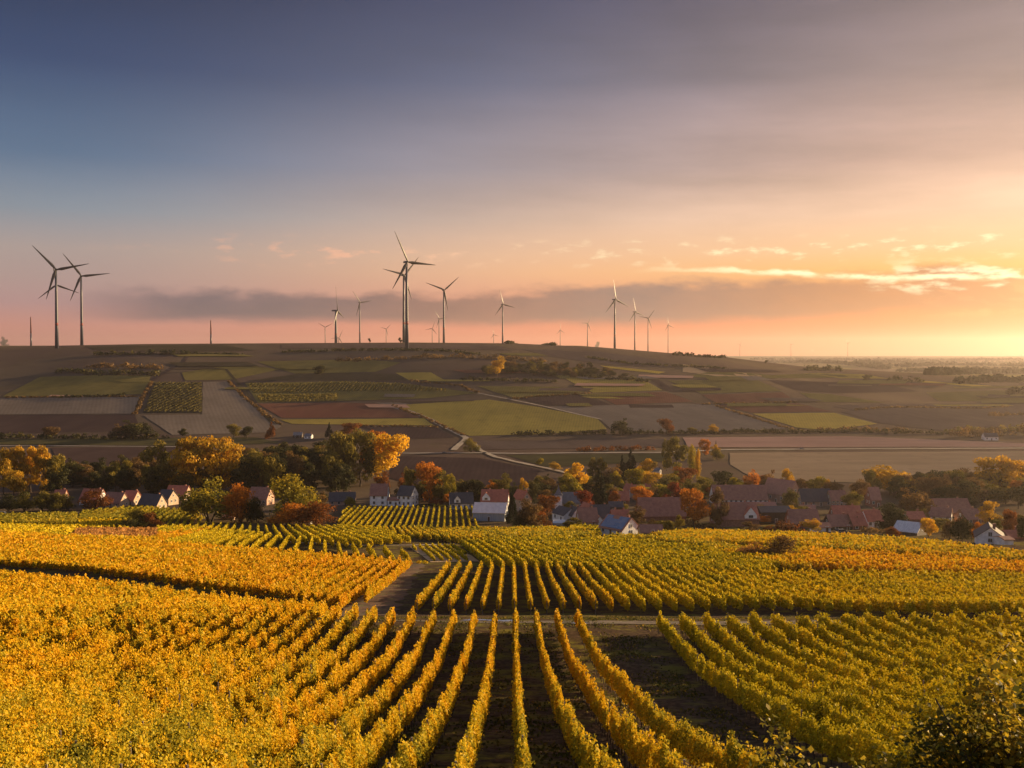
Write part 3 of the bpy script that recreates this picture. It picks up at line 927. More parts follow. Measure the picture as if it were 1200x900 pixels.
def blade_mesh():
    """unit blade along +Z, chord along X"""
    bm = bmesh.new()
    prof = [(0, .020, .020, 0), (.05, .022, .020, .1), (.16, .040, .013, .30), (.30, .034, .009, .22), (.55, .023, .006, .12), (.80, .014, .004, .05), (.97, .006, .002, .0), (1.0, .001, .001, 0)]
    rings = []
    for z, c, th, tw in prof:
        ring = []
        for k in range(8):
            a = 2 * math.pi * k / 8
            x, y = math.cos(a) * c * 1.4 * (1.25 if math.cos(a) > 0 else .75), math.sin(a) * th
            ring.append(bm.verts.new((x * math.cos(tw) - y * math.sin(tw), x * math.sin(tw) + y * math.cos(tw), z)))
        rings.append(ring)
    for a, b in zip(rings, rings[1:]):
        for k in range(8): bm.faces.new((a[k], a[(k + 1) % 8], b[(k + 1) % 8], b[k]))
    bm.faces.new(rings[0][::-1]); bm.faces.new(rings[-1])
    return bm_mesh('blade', bm, True)


BLADE = blade_mesh(); BLADE.materials.append(dark_paint)


def turbine(px, py, rpx, tip, yaw, label, Rm=52.0, blades=True):
    D = Rm * 1200 / rpx
    d = ray(px, py)
    s = D / d[1]
    x, y, zh = d[0] * s, D, d[2] * s
    zg = float(zt(x, y))
    H = zh - zg
    root = tag(empty('wind_turbine', (x, y, zg)), label, 'wind turbine', 'wind turbines on the ridge')
    bm = bmesh.new()
    zs = [-1.0, H * .3, H * .7, H - 1.5]
    add_tube(bm, [(0, 0, z) for z in zs], [3.1, 2.5, 2.0, 1.6], 20)
    tw = obj('tower', bm_mesh('tower', bm, True), white_paint, root)
    bm = bmesh.new()
    add_tube(bm, [(0, 0, H * .29), (0, 0, H * .325)], [2.56, 2.52], 20)
    obj('band', bm_mesh('band', bm, True), red_paint, tw)
    cy, sy = math.cos(yaw), math.sin(yaw)
    # nacelle: local -Y is the rotor side
    bm = bmesh.new()
    prof = [(-2.6, 1.5), (-1.5, 1.9), (3, 2.0), (6.5, 1.8), (8.2, 1.2)]
    rings = []
    for yy, r in prof:
        rings.append([bm.verts.new((xx * r, yy, zz * r + H)) for xx, zz in ((-1, -.8), (1, -.8), (1.1, 0), (.9, .85), (-.9, .85), (-1.1, 0))])
    for a, b in zip(rings, rings[1:]):
        for k in range(6): bm.faces.new((a[k], a[(k + 1) % 6], b[(k + 1) % 6], b[k]))
    bm.faces.new(rings[0]); bm.faces.new(rings[-1])
    nc = obj('nacelle', bm_mesh('nacelle', bm), white_paint, root)
    nc.rotation_euler = (0, 0, yaw)
    if not blades: return
    bm = bmesh.new()
    add_tube(bm, [(0, -2.5, H), (0, -3.6, H), (0, -4.6, H), (0, -5.1, H)], [1.5, 1.45, .95, .2], 14)
    hb = obj('hub', bm_mesh('hub', bm, True), white_paint, root)
    hb.rotation_euler = (0, 0, yaw)
    a0 = math.atan2(tip[1], tip[0] / max(.25, abs(cy)) * (1 if cy > 0 else -1))
    for k in range(3):
        a = a0 + k * 2 * math.pi / 3
        o = obj('blade', BLADE, None, root)
        o.scale = (Rm * .85, Rm, Rm)
        rot = Matrix.Rotation(yaw, 4, 'Z') @ Matrix.Rotation(math.pi / 2 - a, 4, 'Y')
        o.rotation_euler = rot.to_euler()
        off = Matrix.Rotation(yaw, 4, 'Z') @ Vector((0, -3.7, 0))
        o.location = (off.x, off.y, H)


TURB = [   # hub x, hub y, blade px, direction of one blade tip, yaw, label
    (65.5, 316, 37, (-23.5, 28), .45, 'largest wind turbine at the left end of the ridge, standing in front of its crest'),
    (66.5, 334, 26, (-17, -15), .35, 'smaller wind turbine half hidden behind the largest one at the left end'),
    (95, 323.5, 32, (-17, 24.5), .45, 'wind turbine just right of the tallest pair at the left end'),
    (381, 383.5, 10, (9, 5), .2, 'tiny wind turbine left of the tower with the upright blade'),
    (393.5, 364, 30, (-2, 28), 1.48, 'wind turbine turned edge-on with one blade pointing straight up'),
    (397, 396, 11, (4, 10), .65, 'tiny wind turbine sunk behind the crest beside the edge-on turbine'),
    (421.5, 354.5, 17, (-8.5, 14), .75, 'middle sized wind turbine between the edge-on one and the central giant'),
    (452.5, 385.5, 8.5, (6, 6.5), .45, 'tiny wind turbine left of the foot of the central giant'),
    (476.5, 307, 39, (-14.5, 35), .65, 'tallest wind turbine near the middle of the ridge'),
    (473, 322.5, 30, (17, 24.5), .65, 'wind turbine standing directly behind the tallest one'),
    (506.5, 385, 9.5, (3, 9), .45, 'tiny low wind turbine with two blades up, right of the central giant'),
    (514.5, 373.5, 12, (-5.5, 10), .75, 'small wind turbine just left of the turbine with raised spread blades'),
    (520, 340, 24.5, (15, 14.5), .45, 'wind turbine with two raised spread blades right of the central giant'),
    (578.5, 392, 8, (-1.5, 8), .75, 'tiny wind turbine half below the crest beside a slender tall one'),
    (589, 356.5, 18, (-4.5, 17), .65, 'slender wind turbine standing alone halfway along the ridge'),
    (656.5, 387, 8.5, (-.5, 9), .75, 'tiny wind turbine between the slender one and the lone round tree'),
    (688.5, 379, 11.5, (4.5, 10), .75, 'small wind turbine beside the lone round tree on the ridge'),
    (720.5, 351, 24, (-3.5, 23), .75, 'tall wind turbine first of the four on the falling ridge'),
    (744, 365.5, 16.5, (-3, 15.5), .75, 'second wind turbine of the four on the falling ridge'),
    (759.5, 373, 13.5, (8, 11), .45, 'wind turbine with a forked pair of raised blades on the falling ridge'),
    (783, 381, 11, (-2, 11), .75, 'last and lowest wind turbine of the four on the falling ridge'),
    (867, 403.5, 6.5, (3, 6), .75, 'faint far wind turbine on the plain nearest the ridge'),
    (927, 403.5, 6.5, (-3, 6), .75, 'faint far wind turbine second along the plain'),
    (952.5, 411, 4.2, (3, 3), .75, 'faintest low wind turbine between the two far ones on the plain'),
    (993.5, 402, 7, (-4, 5.5), .75, 'faint far wind turbine tallest of those on the plain'),
    (1022, 412, 4, (0, 4), .75, 'faint wind turbine tip on the far skyline at the right'),
]
for a in TURB: turbine(*a)


def mast(px, ptop, D, label):
    d = ray(px, ptop); s = D / d[1]
    x, y, zh = d[0] * s, D, d[2] * s
    zg = float(zt(x, y))
    root = tag(empty('mast', (x, y, zg)), label, 'mast', 'masts on the ridge')
    H = zh - zg
    bm = bmesh.new(); add_tube(bm, [(0, 0, -1), (0, 0, H * .45)], [2.1, 1.7], 14)
    obj('lower_shaft', bm_mesh('lower_shaft', bm, True), white_paint, root)
    bm = bmesh.new(); add_tube(bm, [(0, 0, H * .45), (0, 0, H * .96), (0, 0, H)], [1.65, 1.2, .4], 14)
    obj('upper_shaft', bm_mesh('upper_shaft', bm, True), plain_mat('mast_red', (.13, .04, .04), .6), root)


mast(36, 371, 2300, 'slim mast with a dark red top near the lone tree at the left')
mast(247, 375, 2300, 'slim mast standing alone on the bare stretch of ridge')

# ------------------------------------------------------------------ houses
def tile_mat(name, c0, c1):
    m_, t = new_mat(name)
    tc = t.n('ShaderNodeTexCoord')
    br = t.n('ShaderNodeTexWave'); br.bands_direction = 'Z'
    br.inputs['Scale'].default_value = 1.1; br.inputs['Distortion'].default_value = .6
    t.put(br.inputs['Vector'], tc.outputs['Object'])
    n1 = t.noise(tc.outputs['Object'], .6, 5, .65); n2 = t.noise(tc.outputs['Object'], 3.0, 4, .7)
    c = t.mix(t.smooth(t.m('ADD', t.m('MULTIPLY', n1, .55), t.m('MULTIPLY', n2, .45)), .38, .62), tuple(c0) + (1,), tuple(c1) + (1,))
    c = t.mix(t.m('MULTIPLY', br.outputs['Fac'], .22), c, tuple(v * .5 for v in c0) + (1,))
    b = t.n('ShaderNodeBsdfPrincipled'); t.put(b.inputs['Base Color'], c); b.inputs['Roughness'].default_value = .75
    o = t.n('ShaderNodeOutputMaterial'); t.t.links.new(b.outputs[0], o.inputs[0])
    return m_


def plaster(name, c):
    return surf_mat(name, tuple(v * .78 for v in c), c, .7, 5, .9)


ROOF = {'red': tile_mat('red_roof_tiles', (.34, .10, .06), (.50, .16, .09)), 'brown': tile_mat('brown_roof_tiles', (.23, .10, .07), (.36, .165, .11)),
        'dark': tile_mat('dark_roof_tiles', (.045, .042, .05), (.075, .07, .078)), 'grey': tile_mat('slate_roof', (.11, .11, .125), (.16, .16, .175)),
        'pale': surf_mat('sheet_metal_roof', (.46, .46, .48), (.60, .60, .61), .8, 4, .45, stretch=(3, 1, 1)), 'rose': tile_mat('weathered_rose_tiles', (.32, .15, .105), (.44, .21, .145)),
        'pink': surf_mat('faded_sheet_roof', (.66, .56, .54), (.76, .66, .63), .6, 5, .7)}
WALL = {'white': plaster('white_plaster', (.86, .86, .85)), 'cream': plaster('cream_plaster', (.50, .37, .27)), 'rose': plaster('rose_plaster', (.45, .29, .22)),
        'stone': surf_mat('stone_wall', (.30, .22, .16), (.48, .35, .25), 1.4, 5), 'brick': surf_mat('brick_wall', (.20, .10, .075), (.29, .15, .11), 1.8, 5),
        'blue': surf_mat('blue_grey_cladding', (.26, .30, .36), (.34, .38, .44), .8, 4, .6, stretch=(4, 1, .3)), 'wood': surf_mat('dark_boards', (.045, .035, .03), (.09, .07, .055), 1.2, 4, stretch=(4, 4, .4))}
glass_m = plain_mat('window_glass', (.03, .035, .045), .12, 0, .6)
frame_m = plain_mat('white_window_frame', (.72, .72, .70), .6)
door_m = plain_mat('painted_door', (.10, .065, .045), .6)
panel_m = plain_mat('solar_cells', (.16, .22, .34), .16, .3, .8)


def gable_walls(L, W, H, rise, z0=-1.5):
    bm = bmesh.new()
    P = [(-W / 2, z0), (W / 2, z0), (W / 2, H), (0, H + rise), (-W / 2, H)]
    a = [bm.verts.new((-L / 2, y, z)) for y, z in P]; b = [bm.verts.new((L / 2, y, z)) for y, z in P]
    bm.faces.new(a); bm.faces.new(b[::-1])
    for k in range(5): bm.faces.new((a[k], a[(k + 1) % 5], b[(k + 1) % 5], b[k]))
    return bm


def gable_roof(L, W, H, rise, over=.45, th=.22):
    bm = bmesh.new()
    sl = rise / (W / 2)
    for s in (-1, 1):
        e = (s * (W / 2 + over), H - over * sl)
        rr = (0, H + rise)
        prof = [(e[0], e[1] + .03), (e[0], e[1] + th), (rr[0], rr[1] + th), (rr[0], rr[1] + .03)]
        a = [bm.verts.new((-L / 2 - over * .7, y, z)) for y, z in prof]; b = [bm.verts.new((L / 2 + over * .7, y, z)) for y, z in prof]
        bm.faces.new(a); bm.faces.new(b[::-1])
        for k in range(4): bm.faces.new((a[k], a[(k + 1) % 4], b[(k + 1) % 4], b[k]))
    return bm


def add_window(parent, c, w, h, axis, name='window'):
    """axis: outward normal in house axes, 'x+','x-','y-','y+'"""
    rz = {'y-': 0, 'x+': math.pi / 2, 'y+': math.pi, 'x-': -math.pi / 2}[axis]
    bm = bmesh.new()
    add_box(bm, (0, -.02, 0), (w, .08, h))
    o = obj(name, bm_mesh(name, bm), glass_m if name == 'window' else door_m, parent, c)
    o.rotation_euler = (0, 0, rz)
    bm = bmesh.new()
    for q in (-1, 1):
        add_box(bm, (q * (w / 2 + .06), -.04, 0), (.12, .13, h + .24))
        add_box(bm, (0, -.045, q * (h / 2 + .07)), (w, .12, .12))
    if name == 'window': add_box(bm, (0, -.062, 0), (.07, .03, h))
    obj('frame', bm_mesh('frame', bm), frame_m, o)
    return o


def house(px, py, wpx, hpx, rpx, yaw, depth=9.0, wall='white', roof='red', label='', front=None, gable=None, back=0, chimney=1, door=True, side_gable=None,
          dormers=(), panels=False, D=None, lift=0.0, roof_over=.45, pitch_w=None, name='house', cat='house'):
    """a gabled house at a place of the photograph; wpx is its length along the ridge when yaw is near 0, its gable width when yaw is near 90"""
    if D is None: x, y = at(px, py)
    else:
        d = ray(px, py); x, y = d[0] * D / d[1], D
    dist = y
    q = dist / 1200
    if yaw > 9: yaw = -yaw
    along = abs(yaw) < 50
    L = wpx * q if along else depth
    W = depth if along else wpx * q
    H, rise = hpx * q, rpx * q
    root = tag(empty(name, (x, y + (W / 2 if along else L / 2) * .9, float(zt(x, y)) + lift), R(yaw)), label, cat)
    w = obj('wall', bm_mesh('wall', gable_walls(L, W, H, rise)), WALL[wall], root)
    rf = obj('roof', bm_mesh('roof', gable_roof(L, W, H, rise, roof_over)), ROOF[roof], root)
    for k in range(chimney):
        cx = L * (.28 - .5 * k)
        bm = bmesh.new(); add_box(bm, (cx, .15 * W, H + rise * .85 + .2), (.7, .7, 2.0)); add_box(bm, (cx, .15 * W, H + rise * .85 + 1.26), (.86, .86, .14))
        obj('chimney', bm_mesh('chimney', bm), WALL['brick'], rf)
    if front is None and H > 1.9: front = (max(2, int(L / 3.4)), max(1, int(H / 2.6)))
    if front:
        n, m_ = front
        dk = n // 2 if door else -1
        for j in range(m_):
            for i in range(n):
                cx = -L / 2 + L * (i + .5) / n
                fh = H / m_
                if j == 0 and i == dk: add_window(root, (cx, -W / 2 - .03, 1.0), 1.0, 2.0, 'y-', 'door'); continue
                add_window(root, (cx, -W / 2 - .03, fh * j + fh * .56), min(1.1, L / n * .5), min(1.35, fh * .5), 'y-')
    if gable is None and W > 4: gable = (2, max(1, int(H / 2.6)))
    if gable:
        n, m_ = gable
        for side in ((1, 'x+'), (-1, 'x-')):
            for j in range(m_):
                for i in range(n):
                    fh = max(H / m_, 1.2)
                    add_window(root, (side[0] * (L / 2 + .03), (-.5 + (i + .5) / n) * W * .8, fh * j + fh * .56), min(1.0, W / n * .4), min(1.3, fh * .5), side[1])
            if rise > 2.4: add_window(root, (side[0] * (L / 2 + .03), 0, H + rise * .32), .9, 1.1, side[1])
    for cx, dw, dwall, drf in dormers:
        # gabled dormer set in the front slope
        cx *= L
        dh = max(1.6, H * .0 + 1.9)
        zb = H - .1
        yf = -W / 2 + .1
        bm = gable_walls(W * .42, dw, dh, dw * .62, 0)
        for v in bm.verts:
            v.co = Vector((cx + v.co.y, yf + W * .21 - .05 + v.co.x, zb + v.co.z))
        dm = obj('dormer', bm_mesh('dormer', bm), WALL[dwall], root)
        bm = gable_roof(W * .42, dw, dh, dw * .62, .2, .15)
        for v in bm.verts:
            v.co = Vector((cx + v.co.y, yf + W * .21 - .05 + v.co.x, zb + v.co.z))
        obj('dormer_roof', bm_mesh('dormer_roof', bm), ROOF[drf], dm)
        add_window(dm, (cx, yf - .10, zb + dh * .62), dw * .36, dh * .6, 'y-')
    if panels:
        sl = math.atan2(rise, W / 2)
        side = -1 if panels == 'y-' else 1
        bm = bmesh.new()
        n1, n2 = 7, 4
        pw, ph = L * .94 / n1, (W / 2 / math.cos(sl) + .2) * .92 / n2
        for i in range(n1):
            for j in range(n2):
                if i in (2, 3) and j == n2 - 1: continue
                cxx = -L * .47 + pw * (i + .5); r_ = (j + .5) * ph + .15 - .2
                v = add_box(bm, (0, 0, 0), (pw - .06, ph - .06, .06))
                for q_ in v:
                    yy = -(W / 2) + (r_ + q_.co.y) * math.cos(sl); zz = H + (r_ + q_.co.y) * math.sin(sl) + .33 + q_.co.z
                    q_.co = Vector((cxx + q_.co.x, yy * (1 if side < 0 else -1), zz))
        obj('solar_panel', bm_mesh('solar_panel', bm), panel_m, rf)
    return root


# left row below the dark wood
house(68, 590, 12, 7, 8, 8, 8, 'rose', 'red', 'red roofed house showing only its ridge above the olive bushes')
house(106, 592, 24, 7, 11, 10, 9, 'white', 'red', 'red roofed house behind the round brown bush at the left')
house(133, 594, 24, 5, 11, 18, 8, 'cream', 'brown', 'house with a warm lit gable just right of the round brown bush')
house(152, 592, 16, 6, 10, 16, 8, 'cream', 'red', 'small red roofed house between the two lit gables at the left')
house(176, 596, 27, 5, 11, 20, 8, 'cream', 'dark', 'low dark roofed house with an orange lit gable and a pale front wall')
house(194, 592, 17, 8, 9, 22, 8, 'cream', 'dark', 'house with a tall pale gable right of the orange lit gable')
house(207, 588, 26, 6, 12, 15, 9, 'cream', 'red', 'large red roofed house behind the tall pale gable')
house(304, 592, 24, 8, 12, 13, 9, 'rose', 'brown', 'pinkish house with a brown roof between the orange tree and the tall yellow green tree')
house(266, 609, 15, 2.5, 2, 5, 5, 'stone', 'brown', 'low shed under the two-toned green tree', front=(0, 0), gable=(0, 0), chimney=0, name='shed', cat='shed')
house(359, 615, 10, 3, 2, 0, 4, 'white', 'pale', 'tiny white shed between the two rust coloured bushes', front=(0, 0), gable=(0, 0), chimney=0, name='shed', cat='shed')
house(400, 592, 30, 5, 9, 6, 9, 'rose', 'dark', 'low house with a dark blue roof left of the white two-storey house', chimney=2)
# white houses above the narrow rows
house(444, 592.5, 20, 12.5, 12, -3, 9, 'white', 'brown', 'white two-storey house with four front windows and a brown roof', front=(2, 2), door=False)
house(461, 593, 13, 7, 2.5, -3, 5, 'white', 'brown', 'low white link building between the two white houses', front=(2, 1), gable=(0, 0), chimney=0)
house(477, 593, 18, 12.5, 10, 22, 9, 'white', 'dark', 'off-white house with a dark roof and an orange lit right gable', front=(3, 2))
house(540, 596.5, 27, 7, 11, 8, 9, 'white', 'dark', 'white house with a dark roof and a pointed white dormer', front=(4, 1), dormers=[(-.2, 3.2, 'white', 'dark')])
house(580, 594, 31, 7, 12, -6, 10, 'white', 'red', 'red roofed house with a white pointed dormer behind the grey barn', dormers=[(-.3, 4.2, 'white', 'red')], chimney=2)
house(575, 610.5, 38, 10, 9.5, -9, 11, 'blue', 'pink', 'blue grey barn with a pale pinkish roof below the vine rows', front=(1, 1), gable=(0, 0), chimney=0, name='barn', cat='barn')
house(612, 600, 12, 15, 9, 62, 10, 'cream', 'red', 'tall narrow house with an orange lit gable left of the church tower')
# around the church
house(672, 597, 24, 8, 11, -4, 9, 'stone', 'grey', 'church nave with a grey slate roof beside the small white tower', front=(4, 1), door=False, chimney=0, name='church', cat='church')
house(663, 611, 20, 8, 7, 60, 10, 'white', 'dark', 'white gabled house, left one of the twin white gables', gable=(1, 1))
house(674, 612, 13, 8, 9, 78, 10, 'white', 'dark', 'white gabled house, right one of the twin white gables', gable=(1, 1))
house(689, 606, 13, 7, 8, 70, 9, 'white', 'red', 'small white gable with a red edge behind the brown roofed house')
house(665, 616, 32, 3, 2.2, -3, 7, 'blue', 'pale', 'long low shed with a pale sheet roof below the twin white gables', front=(0, 0), gable=(0, 0), chimney=0, name='shed', cat='shed')
house(689, 616, 22, 5, 14, 4, 11, 'stone', 'brown', 'brown steep roofed house right of the long low pale shed', front=(2, 1))
house(704, 612, 22, 6, 13, 5, 9, 'white', 'dark', 'dark roofed house behind the house with the blue roof panels')
house(702, 616, 5, 8, 3, 80, 4, 'white', 'brown', 'tiny white outbuilding against the brown steep roofed house', gable=(0, 0), front=(0, 0), chimney=0, name='shed', cat='shed')
house(728, 627.5, 30, 7, 13, -51, 11.5, 'white', 'brown', 'pale house with blue solar panels on its roof at the village edge', panels='y-', gable=(1, 1), chimney=1, front=(3, 1), roof_over=.5)
house(727, 616, 20, 8, 9, 5, 8, 'brick', 'red', 'red ridged house peeping over the blue solar panels', chimney=2)
house(764, 628, 26, 4, 7, 3, 8, 'stone', 'brown', 'low brown annex right of the house with solar panels', front=(1, 1), gable=(0, 0), chimney=0)
house(776, 611, 54, 7, 19, 3, 13, 'brick', 'brown', 'huge brown barn roof in the middle of the village', front=(0, 0), chimney=1, name='barn', cat='barn')
house(727, 592, 22, 6, 9, -4, 9, 'brick', 'red', 'reddish roofed house left of the small white gable behind the village')
house(738, 583, 8, 8, 7, 75, 9, 'white', 'red', 'small white gable among the trees behind the village')
house(752, 585, 22, 7, 9, 3, 8, 'rose', 'red', 'red roof joined to the small white gable among the trees')
house(722, 603, 16, 9, 5, 2, 8, 'wood', 'dark', 'dark boarded building right of the dark red tree', front=(2, 1))
house(771, 557, 7, 5, 3, 20, 7, 'white', 'grey', 'small pale house among the trees left of the twin poplars')
# right half of the village
house(868, 591, 63, 6, 15, 0, 14, 'white', 'brown', 'long building with a row of white framed windows under a brown roof', front=(11, 1), door=False, chimney=2)
house(864, 617, 50, 9, 17, 2, 14, 'brick', 'brown', 'large red brown roof with one white pointed dormer', front=(0, 0), dormers=[(.3, 5.2, 'white', 'red')])
house(899, 604, 24, 5, 9, 4, 10, 'brick', 'rose', 'rose roofed house right of the white dormer')
house(909, 613, 36, 13, 5, 2, 10, 'wood', 'dark', 'dark boarded barn front right of the white dormer', front=(3, 1), gable=(0, 0), chimney=0, name='barn', cat='barn')
house(921, 591, 19, 11, 16, 58, 20, 'rose', 'rose', 'tall big house with an orange lit gable and a rose roof')
house(957, 593, 36, 6, 13, 2, 10, 'stone', 'dark', 'wide dark roofed house right of the tall lit gable', chimney=2)
house(983, 594, 19, 8, 10, 3, 9, 'stone', 'brown', 'brown roofed house with pale window panes beside the wide dark roof', front=(4, 2))
house(948, 604, 18, 5, 6, 12, 7, 'rose', 'rose', 'small rose roofed house crowded in front of the wide dark roof', chimney=2)
house(944, 619, 34, 6, 14, -2, 11, 'brick', 'brown', 'long brown roof low in the village right of the dark barn front', front=(0, 0))
house(964, 623, 18, 5, 4, 3, 7, 'white', 'brown', 'low whitish outbuilding under the long brown roof', front=(2, 1), chimney=0)
house(994, 611, 32, 6, 11, -3, 9, 'brick', 'red', 'broad red roof left of the white walled house')
house(986, 621, 28, 5, 11, 4, 9, 'wood', 'brown', 'dark brown roof in front of the broad red roof', front=(2, 1))
house(1006, 621, 17, 6, 12, 8, 9, 'brick', 'red', 'steep red roof beside the white walled house')
house(1024, 618, 19, 8, 11, 8, 8, 'white', 'red', 'white walled house with a red roof in front of the dark round tree', front=(3, 1))
house(1026, 594, 12, 9, 13, 2, 8, 'brick', 'rose', 'steep rose roof standing high behind the white walled house')
house(1072, 628, 28, 5, 9, 40, 10, 'wood', 'pale', 'shed with a long pale sloping sheet roof by the small golden tree', front=(0, 0), gable=(0, 0), chimney=0, name='shed', cat='shed')
house(1075, 613, 20, 5, 7, 0, 9, 'brick', 'red', 'red roof just above the shed with the pale sloping roof')
house(1107, 612, 22, 7, 9, 28, 8, 'white', 'brown', 'white house with three dark windows beneath a wide brown roof', front=(3, 1))
house(1118, 606, 42, 6, 14, 2, 12, 'brick', 'brown', 'wide brown roof behind the white house with three dark windows', front=(0, 0))
house(1141, 614, 22, 6, 10, 5, 10, 'brick', 'brown', 'brown roof left of the golden tree at the right')
house(1168, 637.5, 30, 8, 11, -112, 10, 'white', 'dark', 'white gabled house with one small attic window at the right end', gable=(1, 1))
house(1181, 638.5, 11, 6, 2, 5, 5, 'white', 'brown', 'low white annex at the foot of the right end white gable', front=(0, 0), gable=(0, 0), chimney=0)
house(1194, 634, 22, 4, 6, 0, 8, 'brick', 'red', 'red roof at the right edge behind the low white annex')
house(1163, 516, 15, 4, 4, 10, 12, 'white', 'dark', 'lone white farmhouse across the valley at the right', D=None)
house(361, 514, 8, 3, 2.5, -8, 7, 'white', 'grey', 'small white farm building in the dark trees at the foot of the hill')
house(348, 513, 10, 3, 3, 6, 12, 'wood', 'grey', 'grey roofed farm shed beside the small white farm building')


def church_tower():
    x, y = at(654.5, 597)
    q = y / 1200
    z = float(zt(x, y))
    root = tag(empty('church_tower', (x, y, z)), 'small white church tower with a pointed grey spire', 'church tower')
    w = 8.2 * q; H = 17 * q
    bm = bmesh.new(); add_box(bm, (0, 0, H / 2 - .5), (w, w, H + 1))
    obj('wall', bm_mesh('wall', bm), WALL['white'], root)
    bm = bmesh.new()
    prof = [(w * .60, H), (w * .42, H + 2.2 * q), (w * .20, H + 6 * q), (.05, H + 12 * q)]
    rings = [[bm.verts.new((sx * r, sy * r, zz)) for sx, sy in ((-1, -1), (1, -1), (1, 1), (-1, 1))] for r, zz in prof]
    for a, b in zip(rings, rings[1:]):
        for k in range(4): bm.faces.new((a[k], a[(k + 1) % 4], b[(k + 1) % 4], b[k]))
    bm.faces.new(rings[0][::-1]); bm.faces.new(rings[-1])
    sp = obj('spire', bm_mesh('spire', bm), ROOF['grey'], root)
    bm = bmesh.new(); add_tube(bm, [(0, 0, H + 11.6 * q), (0, 0, H + 14 * q)], [.08, .05], 6); add_box(bm, (0, 0, H + 13.2 * q), (.7, .1, .1))
    obj('cross', bm_mesh('cross', bm), dark_paint, sp)
    for rz in (0, math.pi / 2, math.pi, -math.pi / 2):
        bm = bmesh.new(); add_box(bm, (0, -w / 2 - .03, H - 2.2 * q), (w * .3, .12, 2.6 * q))
        obj('louvre_window', bm_mesh('louvre_window', bm), door_m, root).rotation_euler = (0, 0, rz)


church_tower()


# cars
def car(px, py, rz, paint, label, D=None, van=False):
    x, y = at(px, py)
    root = tag(empty('car', (x, y, float(zt(x, y)) + .1), rz), label, 'car')
    L, W = (4.9, 1.95) if van else (4.3, 1.75)
    bm = bmesh.new()
    h1, h2 = (.95, 2.1) if van else (.85, 1.45)
    side = [(-L / 2, .35), (L / 2, .35), (L / 2, h1 * .9), (L * .30, h1), (-L / 2, h1)]
    a = [bm.verts.new((p, -W / 2, q)) for p, q in side]; b = [bm.verts.new((p, W / 2, q)) for p, q in side]
    bm.faces.new(a); bm.faces.new(b[::-1])
    for k in range(5): bm.faces.new((a[k], a[(k + 1) % 5], b[(k + 1) % 5], b[k]))
    obj('body', bm_mesh('body', bm), paint, root)
    bm = bmesh.new()
    x0, x1 = -L * .48, L * .28
    cab = [(x0, h1), (x1, h1), (x1 - .7, h2), (x0 + (.1 if van else .5), h2)]
    wi = W * .42
    a = [bm.verts.new((p, -wi if q > h1 else -W / 2, q)) for p, q in cab]; b = [bm.verts.new((p, wi if q > h1 else W / 2, q)) for p, q in cab]
    bm.faces.new(a); bm.faces.new(b[::-1])
    for k in range(4): bm.faces.new((a[k], a[(k + 1) % 4], b[(k + 1) % 4], b[k]))
    cb = obj('window', bm_mesh('window', bm), glass_m, root)
    bm = bmesh.new(); add_box(bm, ((x0 + x1) / 2 - .1, 0, h2 + .04), (x1 - x0 - 1.2, wi * 2, .08)); obj('roof', bm_mesh('roof', bm), paint, root)
    for sx in (-1, 1):
        for sy in (-1, 1):
            bm = bmesh.new(); add_tube(bm, [(sx * L * .31, sy * (W / 2 - .12), .34), (sx * L * .31, sy * (W / 2 + .04), .34)], [.34, .34], 12)
            obj('wheel', bm_mesh('wheel', bm), plain_mat('tyre', (.03, .03, .03), .8) if 'tyre' not in bpy.data.materials else bpy.data.materials['tyre'], root)


car_white = plain_mat('white_car_paint', (.16, .16, .165), .9, 0, .05)
car_dark = plain_mat('dark_car_paint', (.05, .05, .06), .25, 0, .6)
car(4, 605, .1, car_white, 'white van parked at the left edge beside the olive bushes', van=True)
car(521, 531.5, .05, car_white, 'white car on the country road left of the junction')
car(568, 532, .3, car_dark, 'dark car on the country road right of the junction')
car(987, 625, .2, car_white, 'white car parked below the dark brown roof in the village')
car(940, 526.5, 0, car_dark, 'dark car far along the country road at the right')


def goal():
    x, y = at(914, 623)
    bm = bmesh.new()
    w, h = 3.4, 2.6
    add_tube(bm, [(-w / 2, 0, -.2), (-w / 2, 0, h)], [.07, .07], 8); add_tube(bm, [(w / 2, 0, -.2), (w / 2, 0, h)], [.07, .07], 8)
    add_tube(bm, [(-w / 2 - .07, 0, h + .05), (w / 2 + .07, 0, h + .05)], [.07, .07], 8)
    add_tube(bm, [(-w / 2, .1, h), (-w / 2, 1.4, 0)], [.04, .04], 6); add_tube(bm, [(w / 2, .1, h), (w / 2, 1.4, 0)], [.04, .04], 6)
    tag(obj('goal_frame', bm_mesh('goal_frame', bm), plain_mat('pale_pipe', (.5, .48, .45)), None, (x, y, float(zt(x, y)))), 'pale square frame standing before the dark hedge in the village', 'frame')


goal()

